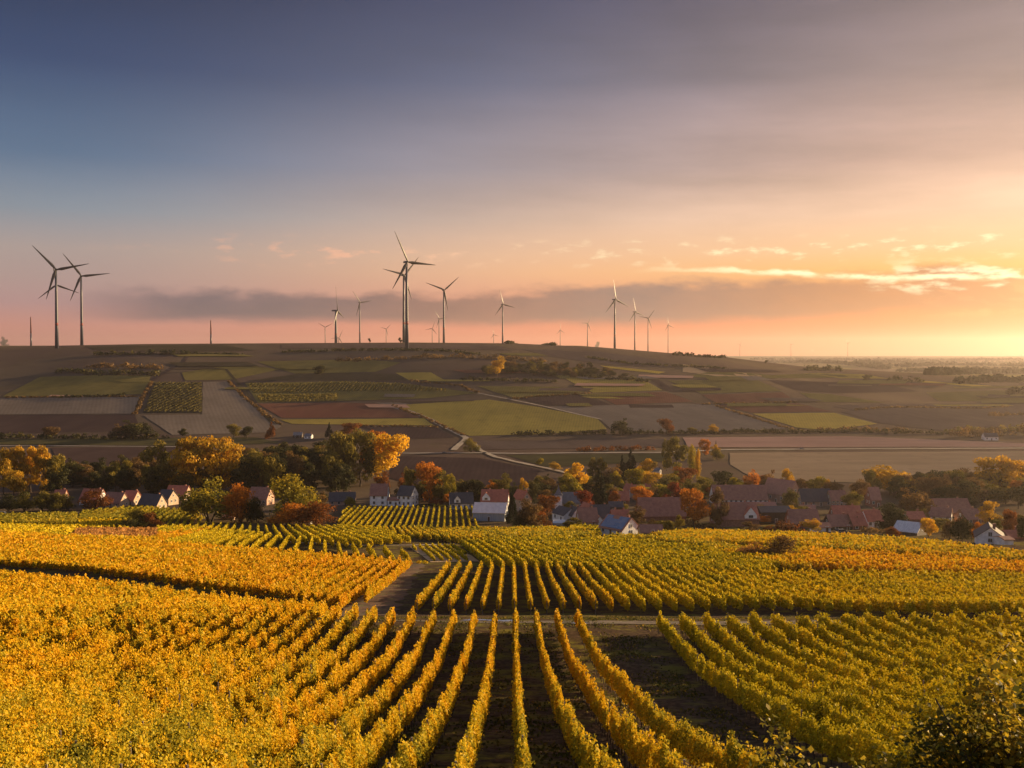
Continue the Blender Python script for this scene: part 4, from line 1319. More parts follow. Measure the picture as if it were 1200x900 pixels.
# ------------------------------------------------------------------ trees
def crown_mesh(kind, seed, n=3600, leaf=.046):
    rg = np.random.default_rng(seed)
    lobes = []
    skew = rg.normal(0, .09, 2)
    if kind == 'round':
        for k in range(26):
            v = rg.normal(size=3); v /= np.linalg.norm(v)
            r = rg.uniform(.35, 1.12)
            lobes.append((v[0] * .33 * r + skew[0] * v[2], v[1] * .33 * r + skew[1] * v[2], .53 + v[2] * .36 * r, rg.uniform(.07, .22)))
    elif kind == 'tall':
        for k in range(28):
            q = rg.uniform(0, 1); a = rg.uniform(0, 6.28); rad = .34 * math.sin(math.pi * (.12 + .80 * q)) * rg.uniform(.4, 1)
            lobes.append((math.cos(a) * rad, math.sin(a) * rad, .10 + .80 * q, rg.uniform(.10, .17)))
    elif kind == 'column':
        for k in range(22):
            q = k / 21; a = rg.uniform(0, 6.28); rad = .22 * math.sin(math.pi * (.1 + .85 * q)) * rg.uniform(.4, 1)
            lobes.append((math.cos(a) * rad, math.sin(a) * rad, .10 + .82 * q, .25 * (.45 + .7 * math.sin(math.pi * (.10 + .82 * q))) * rg.uniform(.6, .9)))
    elif kind == 'conifer':
        for k in range(30):
            q = (k / 29) ** .9; a = rg.uniform(0, 6.28); rad = .40 * (1 - q) * rg.uniform(.5, 1)
            lobes.append((math.cos(a) * rad, math.sin(a) * rad, .10 + .84 * q, .03 + .13 * (1 - q)))
    elif kind == 'bush':
        for k in range(30):
            a = rg.uniform(0, 6.28); rad = .36 * math.sqrt(rg.uniform(0, 1)); zz = .14 + .60 * rg.uniform(0, 1) * (1 - (rad / .47) ** 2)
            lobes.append((math.cos(a) * rad, math.sin(a) * rad, zz, rg.uniform(.14, .24)))
    lobes = np.array(lobes)
    wt = lobes[:, 3] ** 2; wt /= wt.sum()
    li = rg.choice(len(lobes), n, p=wt)
    v = rg.normal(size=(n, 3)); v /= np.linalg.norm(v, axis=1, keepdims=True)
    r = lobes[li, 3:4] * rg.uniform(.45, 1.08, (n, 1)) ** .6
    sq = np.array([1, 1, .62 if kind in ('round', 'tall', 'bush') else 1.0])
    cen = lobes[li, :3] + v * r * sq
    if kind == 'column': cen[:, 2] = np.clip(cen[:, 2], .06, 1.05)
    if kind == 'bush': cen[:, 2] = np.abs(cen[:, 2])
    nr = v + rg.normal(0, .55, (n, 3)) + np.array([0, 0, .2])
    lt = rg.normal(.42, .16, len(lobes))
    # leaf tint rises with height in the crown
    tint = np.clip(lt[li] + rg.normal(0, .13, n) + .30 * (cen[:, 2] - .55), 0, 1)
    mn, mx = np.percentile(cen[:, :2], 1), np.percentile(cen[:, :2], 99)
    cen[:, :2] /= (mx - mn); cen[:, 2] /= np.percentile(cen[:, 2], 99.3)
    return mesh_quads('crown', leaf_quads(cen, nr, leaf * rg.uniform(.7, 1.35, n), rg), tint)


def trunk_mesh(kind, seed):
    rg = random.Random(seed)
    bm = bmesh.new()
    top_ = .8 if kind in ('conifer', 'column') else .55
    if kind == 'bush':
        for k in range(5):
            a = rg.uniform(0, 6.28)
            add_tube(bm, [(0, 0, -.08), (math.cos(a) * .12, math.sin(a) * .12, .25), (math.cos(a) * .28, math.sin(a) * .28, .55)], [.022, .015, .006], 5)
    else:
        pts = [(rg.uniform(-.015, .015) * k, rg.uniform(-.015, .015) * k, -.06 + (top_ + .06) * k / 4) for k in range(5)]
        add_tube(bm, pts, [.038, .028, .024, .018, .008], 7)
        if kind != 'conifer':
            for k in range(6):
                a = rg.uniform(0, 6.28); z0 = rg.uniform(.2, .45); ln = rg.uniform(.16, .3)
                add_tube(bm, [(0, 0, z0), (math.cos(a) * ln * .5, math.sin(a) * ln * .5, z0 + ln * .6), (math.cos(a) * ln, math.sin(a) * ln, z0 + ln * 1.1)], [.014, .010, .004], 5)
    me = bm_mesh('trunk', bm, True)
    me.materials.append(M['bark'])
    return me


PROTO = {}
for kind in ('round', 'tall', 'column', 'conifer', 'bush'):
    PROTO[kind] = []
    for s in range(5 if kind in ('round', 'tall', 'bush') else 2):
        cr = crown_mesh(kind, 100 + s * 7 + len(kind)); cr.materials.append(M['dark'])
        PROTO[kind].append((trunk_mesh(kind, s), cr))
PROTO_SRC = {}
trng = random.Random(5)


def tree_at(x, y, h, w, kind, colour, label, group=None, name=None):
    tk, cr = trng.choice(PROTO[kind])
    nm = name or ('bush' if kind == 'bush' else ('conifer' if kind == 'conifer' else 'tree'))
    root = tag(empty(nm, (x, y, float(zt(x, y))), trng.uniform(0, 6.28)), label, nm, group)
    root.scale = (w, w, h)
    key = (tk.name, cr.name)
    if key not in PROTO_SRC:
        a = obj('trunk', tk, None, root); b = obj('crown', cr, None, root)
        PROTO_SRC[key] = (a, b)
    else:
        a, b = (o.copy() for o in PROTO_SRC[key])
        for o in (a, b):
            link(o); o.parent = root
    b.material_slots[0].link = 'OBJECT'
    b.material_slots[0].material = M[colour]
    return root


def T(px, ptop, pbase, wpx, kind, colour, label, group=None, name=None, D=None):
    if D is None: x, y = at(px, pbase)
    else:
        d = ray(px, pbase); x, y = d[0] * D / d[1], D
    q = y / 1200
    zg = float(zt(x, y)); d = ray(px, ptop)
    h = d[2] / d[1] * y - zg
    return tree_at(x, y, max(h, 1.0), wpx * q, kind, colour, label, group, name)


NT_ = [  # centre x, top y, foot y, width px, kind, colour, label
    # left, golden poplars and the bushes below them
    (4, 527, 579, 24, 'tall', 'gold', 'golden tree cut by the left edge above the olive bushes'),
    (22, 524, 578, 22, 'tall', 'gold', 'tall golden tree, second from the left edge'),
    (36, 525, 577, 22, 'tall', 'bright', 'tall bright golden tree in the middle of the left golden stand'),
    (52, 524, 577, 24, 'tall', 'gold', 'broad tall golden tree at the right of the left golden stand'),
    (65, 534, 578, 22, 'tall', 'olive', 'olive brown tree leaning out right of the left golden stand'),
    (16, 546, 582, 26, 'round', 'gold', 'low round golden crown in front of the left golden stand'),
    (10, 579, 599, 22, 'bush', 'dark', 'dark round bush near the left edge above the white van'),
    (28, 577, 599, 24, 'bush', 'olive', 'olive bush second in the row right of the white van'),
    (50, 576, 599, 22, 'bush', 'olive', 'olive bush in the middle of the row right of the white van'),
    (64, 578, 599, 20, 'bush', 'olive', 'olive bush below the red ridge at the left'),
    (79, 579, 598, 20, 'bush', 'olive', 'olive bush last in the row before the round brown bush'),
    (112, 573, 597, 34, 'bush', 'rust', 'round red brown bush in front of the left red roof'),
    (184, 518, 578, 36, 'tall', 'olive', 'tall olive golden tree left of the broad gold topped tree'),
    (224, 514, 578, 50, 'tall', 'gold', 'broad tall tree with golden top, left of a similar one'),
    (256, 514, 577, 50, 'tall', 'gold', 'tall tree with an orange golden top above the two-toned green tree'),
    (246, 562, 612, 62, 'bush', 'lime', 'big two-toned green tree with yellow patches on its crown', None, 'tree'),
    (282, 568, 613, 36, 'bush', 'orange', 'round orange tree right of the two-toned green tree', None, 'tree'),
    (302, 583, 613, 22, 'bush', 'dark', 'dark green bush left of the tall yellow green tree'),
    (290, 584, 612, 22, 'bush', 'olive', 'olive bush at the foot of the round orange tree'),
    (340, 559, 612, 54, 'bush', 'lime', 'tall yellow green tree with a glowing right side', None, 'tree'),
    (337, 590, 616, 38, 'bush', 'orange', 'orange red bush at the foot of the tall yellow green tree'),
    (372, 588, 616, 48, 'bush', 'rust', 'wide rust coloured bush at the left end of the narrow rows'),
    (375, 577, 602, 20, 'round', 'brown', 'pale brown tree behind the wide rust coloured bush'),
    (410, 582, 593, 14, 'bush', 'lime', 'small pale green bush in front of the dark blue roof'),
    # middle
    (402, 507, 572, 36, 'tall', 'olive', 'pale olive tree at the left of the great golden tree'),
    (422, 505, 570, 34, 'tall', 'olive', 'tall olive gold tree just left of the great golden tree'),
    (436, 506, 558, 32, 'round', 'orange', 'orange topped tree tucked behind the great golden tree'),
    (451, 510, 568, 54, 'round', 'bright', 'great golden tree glowing above the white houses'),
    (388, 532, 575, 26, 'tall', 'olive', 'olive tree rising from the dark wood left of the great golden tree'),
    (480, 549, 590, 18, 'round', 'olive', 'olive topped tree right of the great golden tree'),
    (474, 556, 588, 16, 'round', 'rust', 'russet tree behind the off-white house with the lit gable'),
    (447, 553, 584, 20, 'round', 'rust', 'dim russet tree behind the brown roof of the white house'),
    (503, 543, 590, 30, 'tall', 'orange', 'pinkish orange tree above the red shrub'),
    (517, 552, 590, 24, 'tall', 'olive', 'olive tree between the pinkish orange tree and the yellow one'),
    (527, 556, 592, 13, 'tall', 'lime', 'slender yellow green tree right of the pinkish orange tree'),
    (511, 583, 593, 18, 'bush', 'red', 'red shrub right of the orange lit gable'),
    (524, 577, 593, 9, 'round', 'orange', 'little orange tree left of the white house with the pointed dormer'),
    (554, 563, 590, 24, 'round', 'dark', 'dark round tree behind the pointed white dormer'),
    (576, 563, 588, 20, 'round', 'orange', 'round orange tree behind the red roof with the white dormer'),
    (588, 556, 588, 20, 'round', 'olive', 'olive tree beyond the round orange tree'),
    (601, 574, 613, 15, 'conifer', 'conifer', 'dark conifer between the grey barn and the lit tall house'),
    (622, 586, 622, 30, 'round', 'brown', 'big brown olive tree left of the long low pale shed'),
    (634, 597, 622, 20, 'round', 'rust', 'tawny tree at the right of the big brown olive tree'),
    (610, 598, 622, 20, 'bush', 'dark', 'dark bush right of the grey barn'),
    (641, 581, 606, 28, 'round', 'rust', 'russet olive tree below the church tower'),
    (613, 561, 590, 12, 'tall', 'gold', 'narrow golden tree behind the lit tall house'),
    (625, 564, 592, 16, 'round', 'dark', 'dark tree between the narrow golden tree and the church tower'),
    (677, 543, 578, 28, 'round', 'bright', 'brilliant golden round tree behind the church'),
    (668, 556, 586, 26, 'round', 'lime', 'yellow green tree below the brilliant golden tree'),
    (702, 551, 592, 18, 'conifer', 'conifer', 'tall dark conifer right of the church'),
    (706, 560, 594, 16, 'conifer', 'conifer', 'second dark conifer close to the tall one'),
    (686, 575, 602, 24, 'round', 'red', 'dark red tree right of the church roof'),
    (699, 571, 590, 10, 'round', 'lime', 'small light green tree between the dark red tree and the conifers'),
    (719, 576, 600, 17, 'round', 'rust', 'muted red tree right of the dark conifers'),
    (751, 570, 596, 23, 'round', 'orange', 'olive tree with an orange rim beside the small white gable'),
    (746, 594, 618, 22, 'round', 'brown', 'brown tree before the left end of the huge barn roof'),
    (790, 566, 600, 28, 'round', 'red', 'wide russet red tree left of the brilliant orange tree'),
    (813, 574, 618, 34, 'round', 'orange', 'brilliant orange tree at the right end of the huge barn roof'),
    (840, 572, 617, 22, 'tall', 'brown', 'tawny tree right of the brilliant orange tree'),
    (796, 604, 627, 11, 'tall', 'olive', 'little conical yellow green tree at the vineyard edge'),
    (783, 610, 627, 14, 'bush', 'olive', 'olive bush left of the little conical tree'),
    (765, 608, 618, 12, 'bush', 'brown', 'brown bush under the huge barn roof'),
    (858, 560, 582, 23, 'round', 'lime', 'round yellow green tree behind the row of white framed windows'),
    (825, 559, 585, 24, 'round', 'olive', 'olive tree behind the brilliant orange tree'),
    (812, 562, 588, 22, 'round', 'olive', 'dull olive tree above the wide russet red tree'),
    (850, 553, 578, 32, 'round', 'dark', 'dark tree beyond the round yellow green tree'),
    (881, 551, 580, 19, 'round', 'orange', 'orange tree behind the right end of the long building'),
    (902, 552, 585, 20, 'round', 'brown', 'dark brown tree left of the tall lit gable'),
    (920, 550, 582, 19, 'round', 'gold', 'golden rimmed tree right behind the tall lit gable'),
    (926, 573, 596, 18, 'bush', 'olive', 'olive bush in front of the tall lit gable'),
    (962, 559, 582, 15, 'round', 'lime', 'green tree above the wide dark roof'),
    (971, 562, 582, 8, 'tall', 'gold', 'slim yellow tree right of the green one above the dark roof'),
    (978, 563, 581, 6, 'conifer', 'conifer', 'tiny conifer above the brown roof with pale windows'),
    (1008, 563, 590, 20, 'round', 'brown', 'brown red tree left of the steep rose roof'),
    (999, 577, 602, 22, 'round', 'olive', 'dark olive tree in front of the steep rose roof'),
    (1043, 546, 580, 54, 'round', 'gold', 'wide golden tree standing above the right of the village'),
    (1022, 552, 582, 20, 'round', 'olive', 'olive gold tree tucked under the left of the wide golden tree'),
    (1068, 573, 608, 46, 'round', 'brown', 'big brown olive tree right of the white walled house'),
    (1048, 590, 622, 30, 'round', 'dark', 'dark round tree beside the white walled house'),
    (1046, 617, 629, 16, 'bush', 'rust', 'low russet bush left of the pale sloping roof'),
    (1088, 608, 630, 19, 'round', 'bright', 'small brilliant golden tree beside the pale sloping roof'),
    (1127, 606, 634, 24, 'bush', 'dark', 'dark green rounded bush below the white house with three windows'),
    (1113, 610, 633, 16, 'bush', 'brown', 'dark brown bush right of the small brilliant golden tree'),
    (1144, 612, 634, 14, 'round', 'orange', 'pale orange bush right of the dark rounded bush'),
    (1160, 588, 622, 24, 'tall', 'gold', 'golden tree above the right end white gable'),
    (1184, 598, 630, 24, 'round', 'rust', 'russet tree right of the golden tree above the white gable'),
    (1198, 604, 634, 16, 'round', 'dark', 'dark tree cut by the right edge above the red roof'),
    (1164, 536, 580, 48, 'tall', 'gold', 'great golden tree behind the dark wood at the right'),
    (1192, 540, 582, 42, 'tall', 'gold', 'tall golden tree at the right edge beside the great one'),
    (1196, 564, 590, 24, 'round', 'orange', 'orange crown at the right edge below the tall golden tree'),
    (1125, 553, 580, 14, 'round', 'gold', 'small golden crown peeping over the dark wood at the right'),
    # valley behind the village
    (811, 522, 562, 10, 'column', 'lime', 'taller of the twin columnar poplars'),
    (818, 527, 563, 7, 'column', 'gold', 'slimmer of the twin columnar poplars'),
    (792, 513, 556, 26, 'tall', 'olive', 'big pale olive tree left of the twin poplars'),
    (781, 516, 552, 10, 'tall', 'olive', 'slim grey green tree left of the big pale olive one'),
    (800, 548, 572, 30, 'round', 'rust', 'rosy brown tree below the twin poplars'),
    (787, 553, 578, 28, 'round', 'olive', 'olive tree in front of the rosy brown one'),
    (826, 515, 534, 12, 'tall', 'orange', 'orange golden tree by the country road right of the twin poplars'),
    (838, 521, 537, 11, 'tall', 'gold', 'golden tree by the country road, right of the orange one'),
    (841, 527, 539, 14, 'bush', 'olive', 'low olive bush below the roadside golden tree'),
    (839, 517, 530, 3.5, 'conifer', 'conifer', 'thin dark conifer between the roadside golden trees'),
    (739, 528, 560, 16, 'conifer', 'conifer', 'dark spruce standing alone in the valley trees'),
    (729, 534, 560, 12, 'conifer', 'conifer', 'small dark conifer left of the dark spruce'),
    (757, 538, 564, 24, 'round', 'gold', 'golden olive tree right of the dark spruce'),
    (694, 537, 562, 12, 'tall', 'olive', 'pale olive slender tree right of the brilliant golden tree'),
    (705, 537, 562, 14, 'tall', 'olive', 'grey olive tree left of the small dark conifer'),
    (720, 545, 572, 22, 'round', 'brown', 'dull brown tree below the dark spruce'),
    (745, 550, 575, 22, 'round', 'lime', 'yellow green tree below the golden olive tree'),
    (762, 553, 577, 22, 'round', 'gold', 'yellowish tree left of the rosy brown tree'),
    (723, 553, 577, 16, 'round', 'lime', 'small yellowish tree in front of the dull brown tree'),
    (633, 537, 546.5, 9, 'round', 'lime', 'small pale round tree alone in the meadow, left of two'),
    (650, 541, 551.5, 13, 'round', 'gold', 'small golden round tree alone in the meadow, right of two'),
    (552, 514, 530, 17, 'bush', 'olive', 'olive bush at the road junction'),
    (886, 636, 659, 40, 'bush', 'bramble', 'low dark brown thicket in the middle of the vineyards at the right'),
    (910, 628, 658, 42, 'bush', 'brown', 'taller bare brown bush beside the low thicket in the vineyards'),
    (148, 608, 622, 26, 'bush', 'dark', 'dark green bush beside the bramble patch at the left'),
    (160, 598, 620, 30, 'bush', 'olive', 'tall brown bush behind the bramble patch at the left'),
    (177, 600, 620, 24, 'bush', 'rust', 'russet brown bush right of the tall brown one by the brambles'),
    # hedge line trees at the foot of the hill
    (728, 491, 510, 22, 'round', 'dark', 'dark tree standing above the hedge at the foot of the hill'),
    (781, 491, 509, 20, 'round', 'rust', 'orange brown tree standing above the hedge at the foot of the hill'),
    (836, 497, 508, 12, 'round', 'gold', 'small golden tree in the hedge at the foot of the hill'),
    (811, 501, 509, 10, 'round', 'olive', 'small olive tree in the hedge right of the orange brown tree'),
    (156, 493, 515, 40, 'round', 'dark', 'dark spreading tree clump at the foot of the left hill'),
    (142, 497, 515, 24, 'round', 'brown', 'brown tree beside the dark spreading clump at the left'),
    (59, 500, 514, 18, 'round', 'brown', 'brown round tree in the dark hedge at the left'),
    (215, 502, 513, 12, 'round', 'dark', 'small dark tree alone on the stubble right of the dark clump'),
    (274, 497, 513, 14, 'round', 'olive', 'olive round tree alone at the foot of the stubble slope'),
    (289, 500, 514, 15, 'round', 'dark', 'dark round tree right of the olive one at the slope foot'),
    (318, 495, 514, 12, 'conifer', 'rust', 'russet pointed tree beside the farm buildings'),
    (386, 496, 514, 10, 'conifer', 'conifer', 'dark pointed conifer right of the farm buildings'),
    (410, 496, 513, 26, 'round', 'rust', 'russet round tree right of the dark pointed conifer'),
    (375, 428, 440, 14, 'round', 'dark', 'dark round tree alone in the fields high on the hill'),
    (583, 418, 441, 17, 'round', 'gold', 'golden tree at the edge of the dark wood on the hill'),
    (700, 400.5, 404.5, 5, 'round', 'dark', 'lone round tree on the ridge beside a small turbine'),
    (5, 395, 402.5, 8, 'round', 'dark', 'lone bushy tree on the skyline at the left edge'),
    (433, 396.5, 402, 3.5, 'round', 'dark', 'tiny lone tree on the ridge left of the central giant turbine'),
    (469, 395.5, 402.5, 4.5, 'round', 'dark', 'tiny bush at the foot of the central giant turbine'),
    (1016, 439, 447, 9, 'round', 'dark', 'dark round tree alone on the far right slope'),
    (898, 422, 426, 5, 'round', 'dark', 'tiny dark bush on the far falling ridge'),
]
for a in NT_: T(*a)

# the dark woods whose single trees nothing tells apart
def wood(n, poly, h, w, cols, label, group, kinds=('round', 'round', 'tall')):
    """poly: outline of the wood's tree feet in the photograph"""
    W = [at(*p) for p in poly]
    xs = [p[0] for p in W]; ys = [p[1] for p in W]
    pts = []
    tries = 0
    def inside(x, y):
        c = False
        for (x0, y0), (x1, y1) in zip(W, W[1:] + W[:1]):
            if (y0 > y) != (y1 > y) and x < (x1 - x0) * (y - y0) / (y1 - y0) + x0: c = not c
        return c
    while len(pts) < n and tries < 6000:
        tries += 1
        x, y = trng.uniform(min(xs), max(xs)), trng.uniform(min(ys), max(ys))
        if inside(x, y) and all(math.hypot(x - a, y - b) > w * (.55 if tries < 3000 else .3) for a, b in pts): pts.append((x, y))
    for x, y in pts:
        tree_at(x, y, h * trng.uniform(.75, 1.15), w * trng.uniform(.75, 1.2), trng.choice(kinds), trng.choice(cols), label, group)


wood(78, [(232, 579), (300, 581), (404, 583), (398, 552), (300, 545), (255, 556)], 19, 13, ['dark', 'dark', 'dark', 'olive', 'brown'], 'dark leafy tree in the dense wood behind the white houses', 'trees of the dense dark wood')
wood(34, [(60, 581), (240, 583), (240, 562), (80, 560)], 15, 12, ['dark', 'dark', 'olive', 'brown'], 'dark tree in the wood behind the small gabled houses', 'trees behind the small gabled houses')
wood(34, [(1048, 586), (1210, 600), (1215, 573), (1055, 569)], 13, 13, ['dark', 'olive', 'brown'], 'dark tree in the wood at the right above the village', 'trees of the right dark wood')
wood(60, [(560, 440), (640, 441), (735, 446), (700, 431), (600, 427)], 9, 12, ['dark', 'dark', 'olive', 'brown'], 'dark tree in the wood halfway up the hill', 'trees of the hill wood', ('round', 'bush'))
wood(32, [(600, 590), (720, 592), (815, 586), (760, 568), (630, 573)], 9, 10, ['olive', 'dark', 'lime', 'brown'], 'olive tree in the belt of trees behind the church', 'trees behind the church')
wood(14, [(820, 588), (1010, 586), (1010, 575), (830, 572)], 8, 9, ['olive', 'brown', 'rust', 'dark'], 'dull tree behind the roofs of the right of the village', 'trees behind the right roofs')
wood(22, [(470, 592), (600, 594), (590, 578), (480, 578)], 9, 10, ['dark', 'dark', 'olive'], 'dark tree behind the white houses and the red shrub', 'trees behind the white houses')

wood(30, [(640, 622), (1185, 634), (1185, 606), (640, 598)], 5, 7, ['rust', 'orange', 'olive', 'brown', 'olive', 'dark', 'gold'], 'small garden tree among the roofs of the village', 'garden trees of the village', ('round', 'bush'))


# hedges, scrub and far woods
def hedge(line, h, w, cols, label, name='hedge', cat='hedge', kind=None, leaf=None, dens=1.0, group=None):
    P = [np.array(at(*p)) for p in line]
    cen, nr, sz, ti = [], [], [], []
    for a, b in zip(P, P[1:]):
        L = np.linalg.norm(b - a)
        n = max(2, int(L / (w * .42) * dens))
        for k in range(n):
            c = a + (b - a) * (k + rng.random()) / n + rng.normal(0, w * .22, 2)
            r = w * rng.uniform(.35, .62); hh = h * rng.uniform(.55, 1.15)
            lf = leaf or max(.35, .0016 * float(np.hypot(*c)))
            m_ = int(np.clip(5.0 * r * hh / lf ** 2, 16, 400))
            v = rng.normal(size=(m_, 3)); v /= np.linalg.norm(v, axis=1, keepdims=True)
            v[:, 2] = np.abs(v[:, 2]) if rng.random() < .7 else v[:, 2]
            q = rng.uniform(.5, 1.05, (m_, 1))
            p = np.column_stack([c[0] + v[:, 0] * r * q[:, 0], c[1] + v[:, 1] * r * q[:, 0], np.zeros(m_)])
            p[:, 2] = float(zt(c[0], c[1])) + np.maximum(0.05, hh * .25 + v[:, 2] * q[:, 0] * hh * .78)
            cen.append(p); nr.append(v + rng.normal(0, .5, (m_, 3))); sz.append(np.full(m_, lf) * rng.uniform(.7, 1.4, m_)); ti.append(np.full(m_, rng.normal(.45, .2)) + rng.normal(0, .12, m_))
    cen = np.concatenate(cen); nr = np.concatenate(nr)
    o = cen.mean(0)
    me = mesh_quads(name, leaf_quads(cen - o, nr, np.concatenate(sz), rng), np.clip(np.concatenate(ti), 0, 1))
    tag(obj(name, me, M[cols], None, tuple(o)), label, cat if kind is None or True else None, group, kind)


hedge([(-20, 514), (60, 514), (130, 515), (195, 514)], 6.0, 8, 'dark', 'dark hedge along the foot of the left hill')
hedge([(72, 466), (108, 465), (147, 464)], 3.5, 7, 'dark', 'short dark hedge between the two left slope fields')
hedge([(600, 510), (660, 509.5), (728, 509), (800, 508.5), (900, 507.5), (1000, 506.5), (1060, 508.5), (1112, 509)], 5.0, 7, 'dark', 'long dark hedge at the foot of the hill behind the valley fields')
hedge([(676, 529.5), (720, 528), (765, 527.5)], 4.5, 6, 'rust', 'russet shrub row beside the country road')
hedge([(960, 505.5), (1000, 505), (1060, 507)], 6, 8, 'brown', 'brown bushes along the right part of the foot of the hill')
hedge([(1120, 514), (1145, 511), (1200, 510), (1230, 512)], 10, 12, 'brown', 'brown thicket round the lone white farmhouse')
hedge([(1110, 508), (1160, 506), (1230, 505)], 7, 9, 'olive', 'olive thicket behind the lone white farmhouse')
hedge([(690, 444), (730, 445), (762, 449)], 6, 12, 'dark', 'dark scrub running out right of the hill wood')
hedge([(540, 445), (600, 447), (650, 448)], 5, 10, 'dark', 'dark scrub below the golden tree on the hill')
hedge([(395, 424), (470, 421), (530, 419), (590, 421), (640, 424)], 6, 14, 'brown', 'brown scrub belt high on the hill below the central giant turbine')
hedge([(330, 413), (420, 411), (520, 412), (560, 416)], 4.5, 10, 'dark', 'thin dark scrub just below the crest')
hedge([(70, 436), (100, 438), (150, 440), (192, 439)], 8, 16, 'dark', 'dark scrub patch on the left hill above the yellow field')
hedge([(100, 431), (150, 431), (190, 433)], 7, 14, 'brown', 'brown scrub on the left hill behind the dark patch')
hedge([(108, 417), (150, 416), (185, 415), (218, 416)], 8, 14, 'dark', 'dark copse near the crest of the left hill')
hedge([(215, 415), (250, 415), (285, 416)], 3.5, 7, 'dark', 'thin hedge right of the copse near the crest')
hedge([(596, 403), (615, 402.5), (630, 403.5), (648, 405)], 5, 10, 'dark', 'dark bushes on the ridge between two small turbines')
hedge([(688, 420), (740, 427), (800, 430), (850, 433)], 4, 9, 'dark', 'dark hedge slanting down the falling ridge')
hedge([(786, 416), (810, 417.5), (830, 419), (850, 420)], 6, 10, 'dark', 'row of dark bushes on the skyline of the falling ridge')
hedge([(945, 434.5), (965, 433.5), (988, 435)], 9, 16, 'dark', 'dark copse standing on the far right slope')
hedge([(1038, 447), (1055, 446.5), (1080, 448)], 9, 14, 'dark', 'dark tree row at the edge of the orange field on the right')
hedge([(1160, 488), (1185, 487), (1235, 487)], 5, 9, 'brown', 'brown hedge on the right slope')
hedge([(0, 549), (70, 555)], 6, 9, 'dark', 'dark undergrowth behind the golden trees at the left')
hedge([(270, 583), (330, 584), (385, 586)], 4, 6, 'dark', 'dark garden hedge at the edge of the dense wood')
hedge([(895, 624), (935, 624)], 4.2, 5, 'rust', 'trimmed russet hedge behind the pale square frame')
hedge([(1015, 625), (1060, 628)], 2.5, 4, 'brown', 'low brown hedge below the white walled house')
hedge([(640, 619), (672, 619)], 2.0, 3, 'dark', 'low dark hedge before the long pale shed')
hedge([(800, 618), (845, 619)], 3, 5, 'brown', 'brown garden hedge below the brilliant orange tree')
hedge([(484, 594), (525, 594.5)], 2.0, 3, 'dark', 'dark clipped hedge below the red shrub')
for line, h, lab in [([(158, 486), (167, 466), (178, 449)], 3, 'thin hedge climbing beside the square striped vineyard'),
                     ([(328, 498), (292, 471), (268, 447)], 2.5, 'thin hedge on the right side of the light stubble slope'),
                     ([(545, 511), (520, 500), (498, 490), (460, 476)], 2.2, 'low verge bushes along the dirt path on the hill'),
                     ([(602, 467.5), (650, 464), (690, 462)], 2.5, 'thin hedge under the olive field right of the hill wood'),
                     ([(822, 474), (880, 473), (932, 472)], 2.2, 'thin hedge under the red field on the right slope'),
                     ([(930, 504), (880, 489), (838, 476)], 2.2, 'thin hedge beside the bright yellow field'),
                     ([(10, 466), (60, 466), (160, 465.5)], 2.0, 'thin hedge under the olive field of the left hill'),
                     ([(420, 499.5), (470, 500), (512, 501)], 2.0, 'thin verge bushes below the yellow green strip'),
                     ([(480, 447), (540, 452), (560, 461)], 2.4, 'thin hedge right of the dark striped vineyard'),
                     ([(1000, 481), (1080, 478), (1180, 477)], 2.4, 'thin hedge along the brown field on the right')]:
    hedge(line, h, 4.5, 'brown', lab, dens=.55)
# shrubs inside the vineyards
hedge([(462, 672), (474, 664), (480, 661)], .9, 1.6, 'bramble', 'low reddish brambles on the bare earth slope', name='bramble_patch', cat='brambles', leaf=.25)
hedge([(488, 661), (500, 660)], .8, 1.2, 'vine_gold', 'low yellow weeds at the corner of the fallow strip', name='weeds', cat='weeds', leaf=.22)
# far plain
for k, (line, h) in enumerate([([(1010, 429), (1060, 430), (1120, 428), (1240, 430)], 14), ([(1090, 440), (1150, 438), (1240, 437)], 13), ([(880, 421.5), (960, 422), (1080, 423.5), (1240, 422)], 18),
                               ([(1000, 426), (1100, 425), (1240, 426)], 16), ([(1120, 450), (1170, 447), (1240, 449)], 10), ([(900, 424), (990, 427), (1040, 433)], 14), ([(1060, 436), (1130, 434), (1190, 433.5)], 12),
                               ([(1180, 462), (1240, 461)], 7)]):
    hedge(line, h, h * 1.8, 'conifer', ['far belt of woods on the hazy plain', 'dark woods where the right slope meets the plain', 'pale far woods along the plain', 'hazy line of woods in the middle of the plain', 'tree belt at the right edge above the slope', 'woods behind the far right slope', 'scattered woods on the right of the plain', 'low woods at the right edge of the slope'][k], name='woods', cat='woods', kind='stuff', dens=.9, leaf=9)


# striped vineyards seen on the hill: plant rows as low ridges of leaves
def hill_rows(poly, ang, spacing, mat, label, tint):
    W = [at(*p) for p in poly]
    segs = rows_in(W, ang, spacing)
    vine_mass('vineyard', label, segs, mat, tint, cov=.75, k=.0013, wide=1.6, hv=1.1, lowest=.1)


hill_rows([(182, 449), (236, 449), (236, 483.5), (169, 483.5)], 4, 6.5, 'vine_dim', 'square vineyard with upright stripes on the left hill', .30)
hill_rows([(290, 450), (400, 448), (470, 450), (530, 459), (400, 459), (296, 461)], 2, 5.0, 'vine_dim', 'dark striped vineyard across the middle of the hill', .5)
hill_rows([(300, 463), (395, 462), (395, 470), (304, 471)], 20, 4.5, 'vine_dim', 'paler striped vineyard strip on the hill', .6)

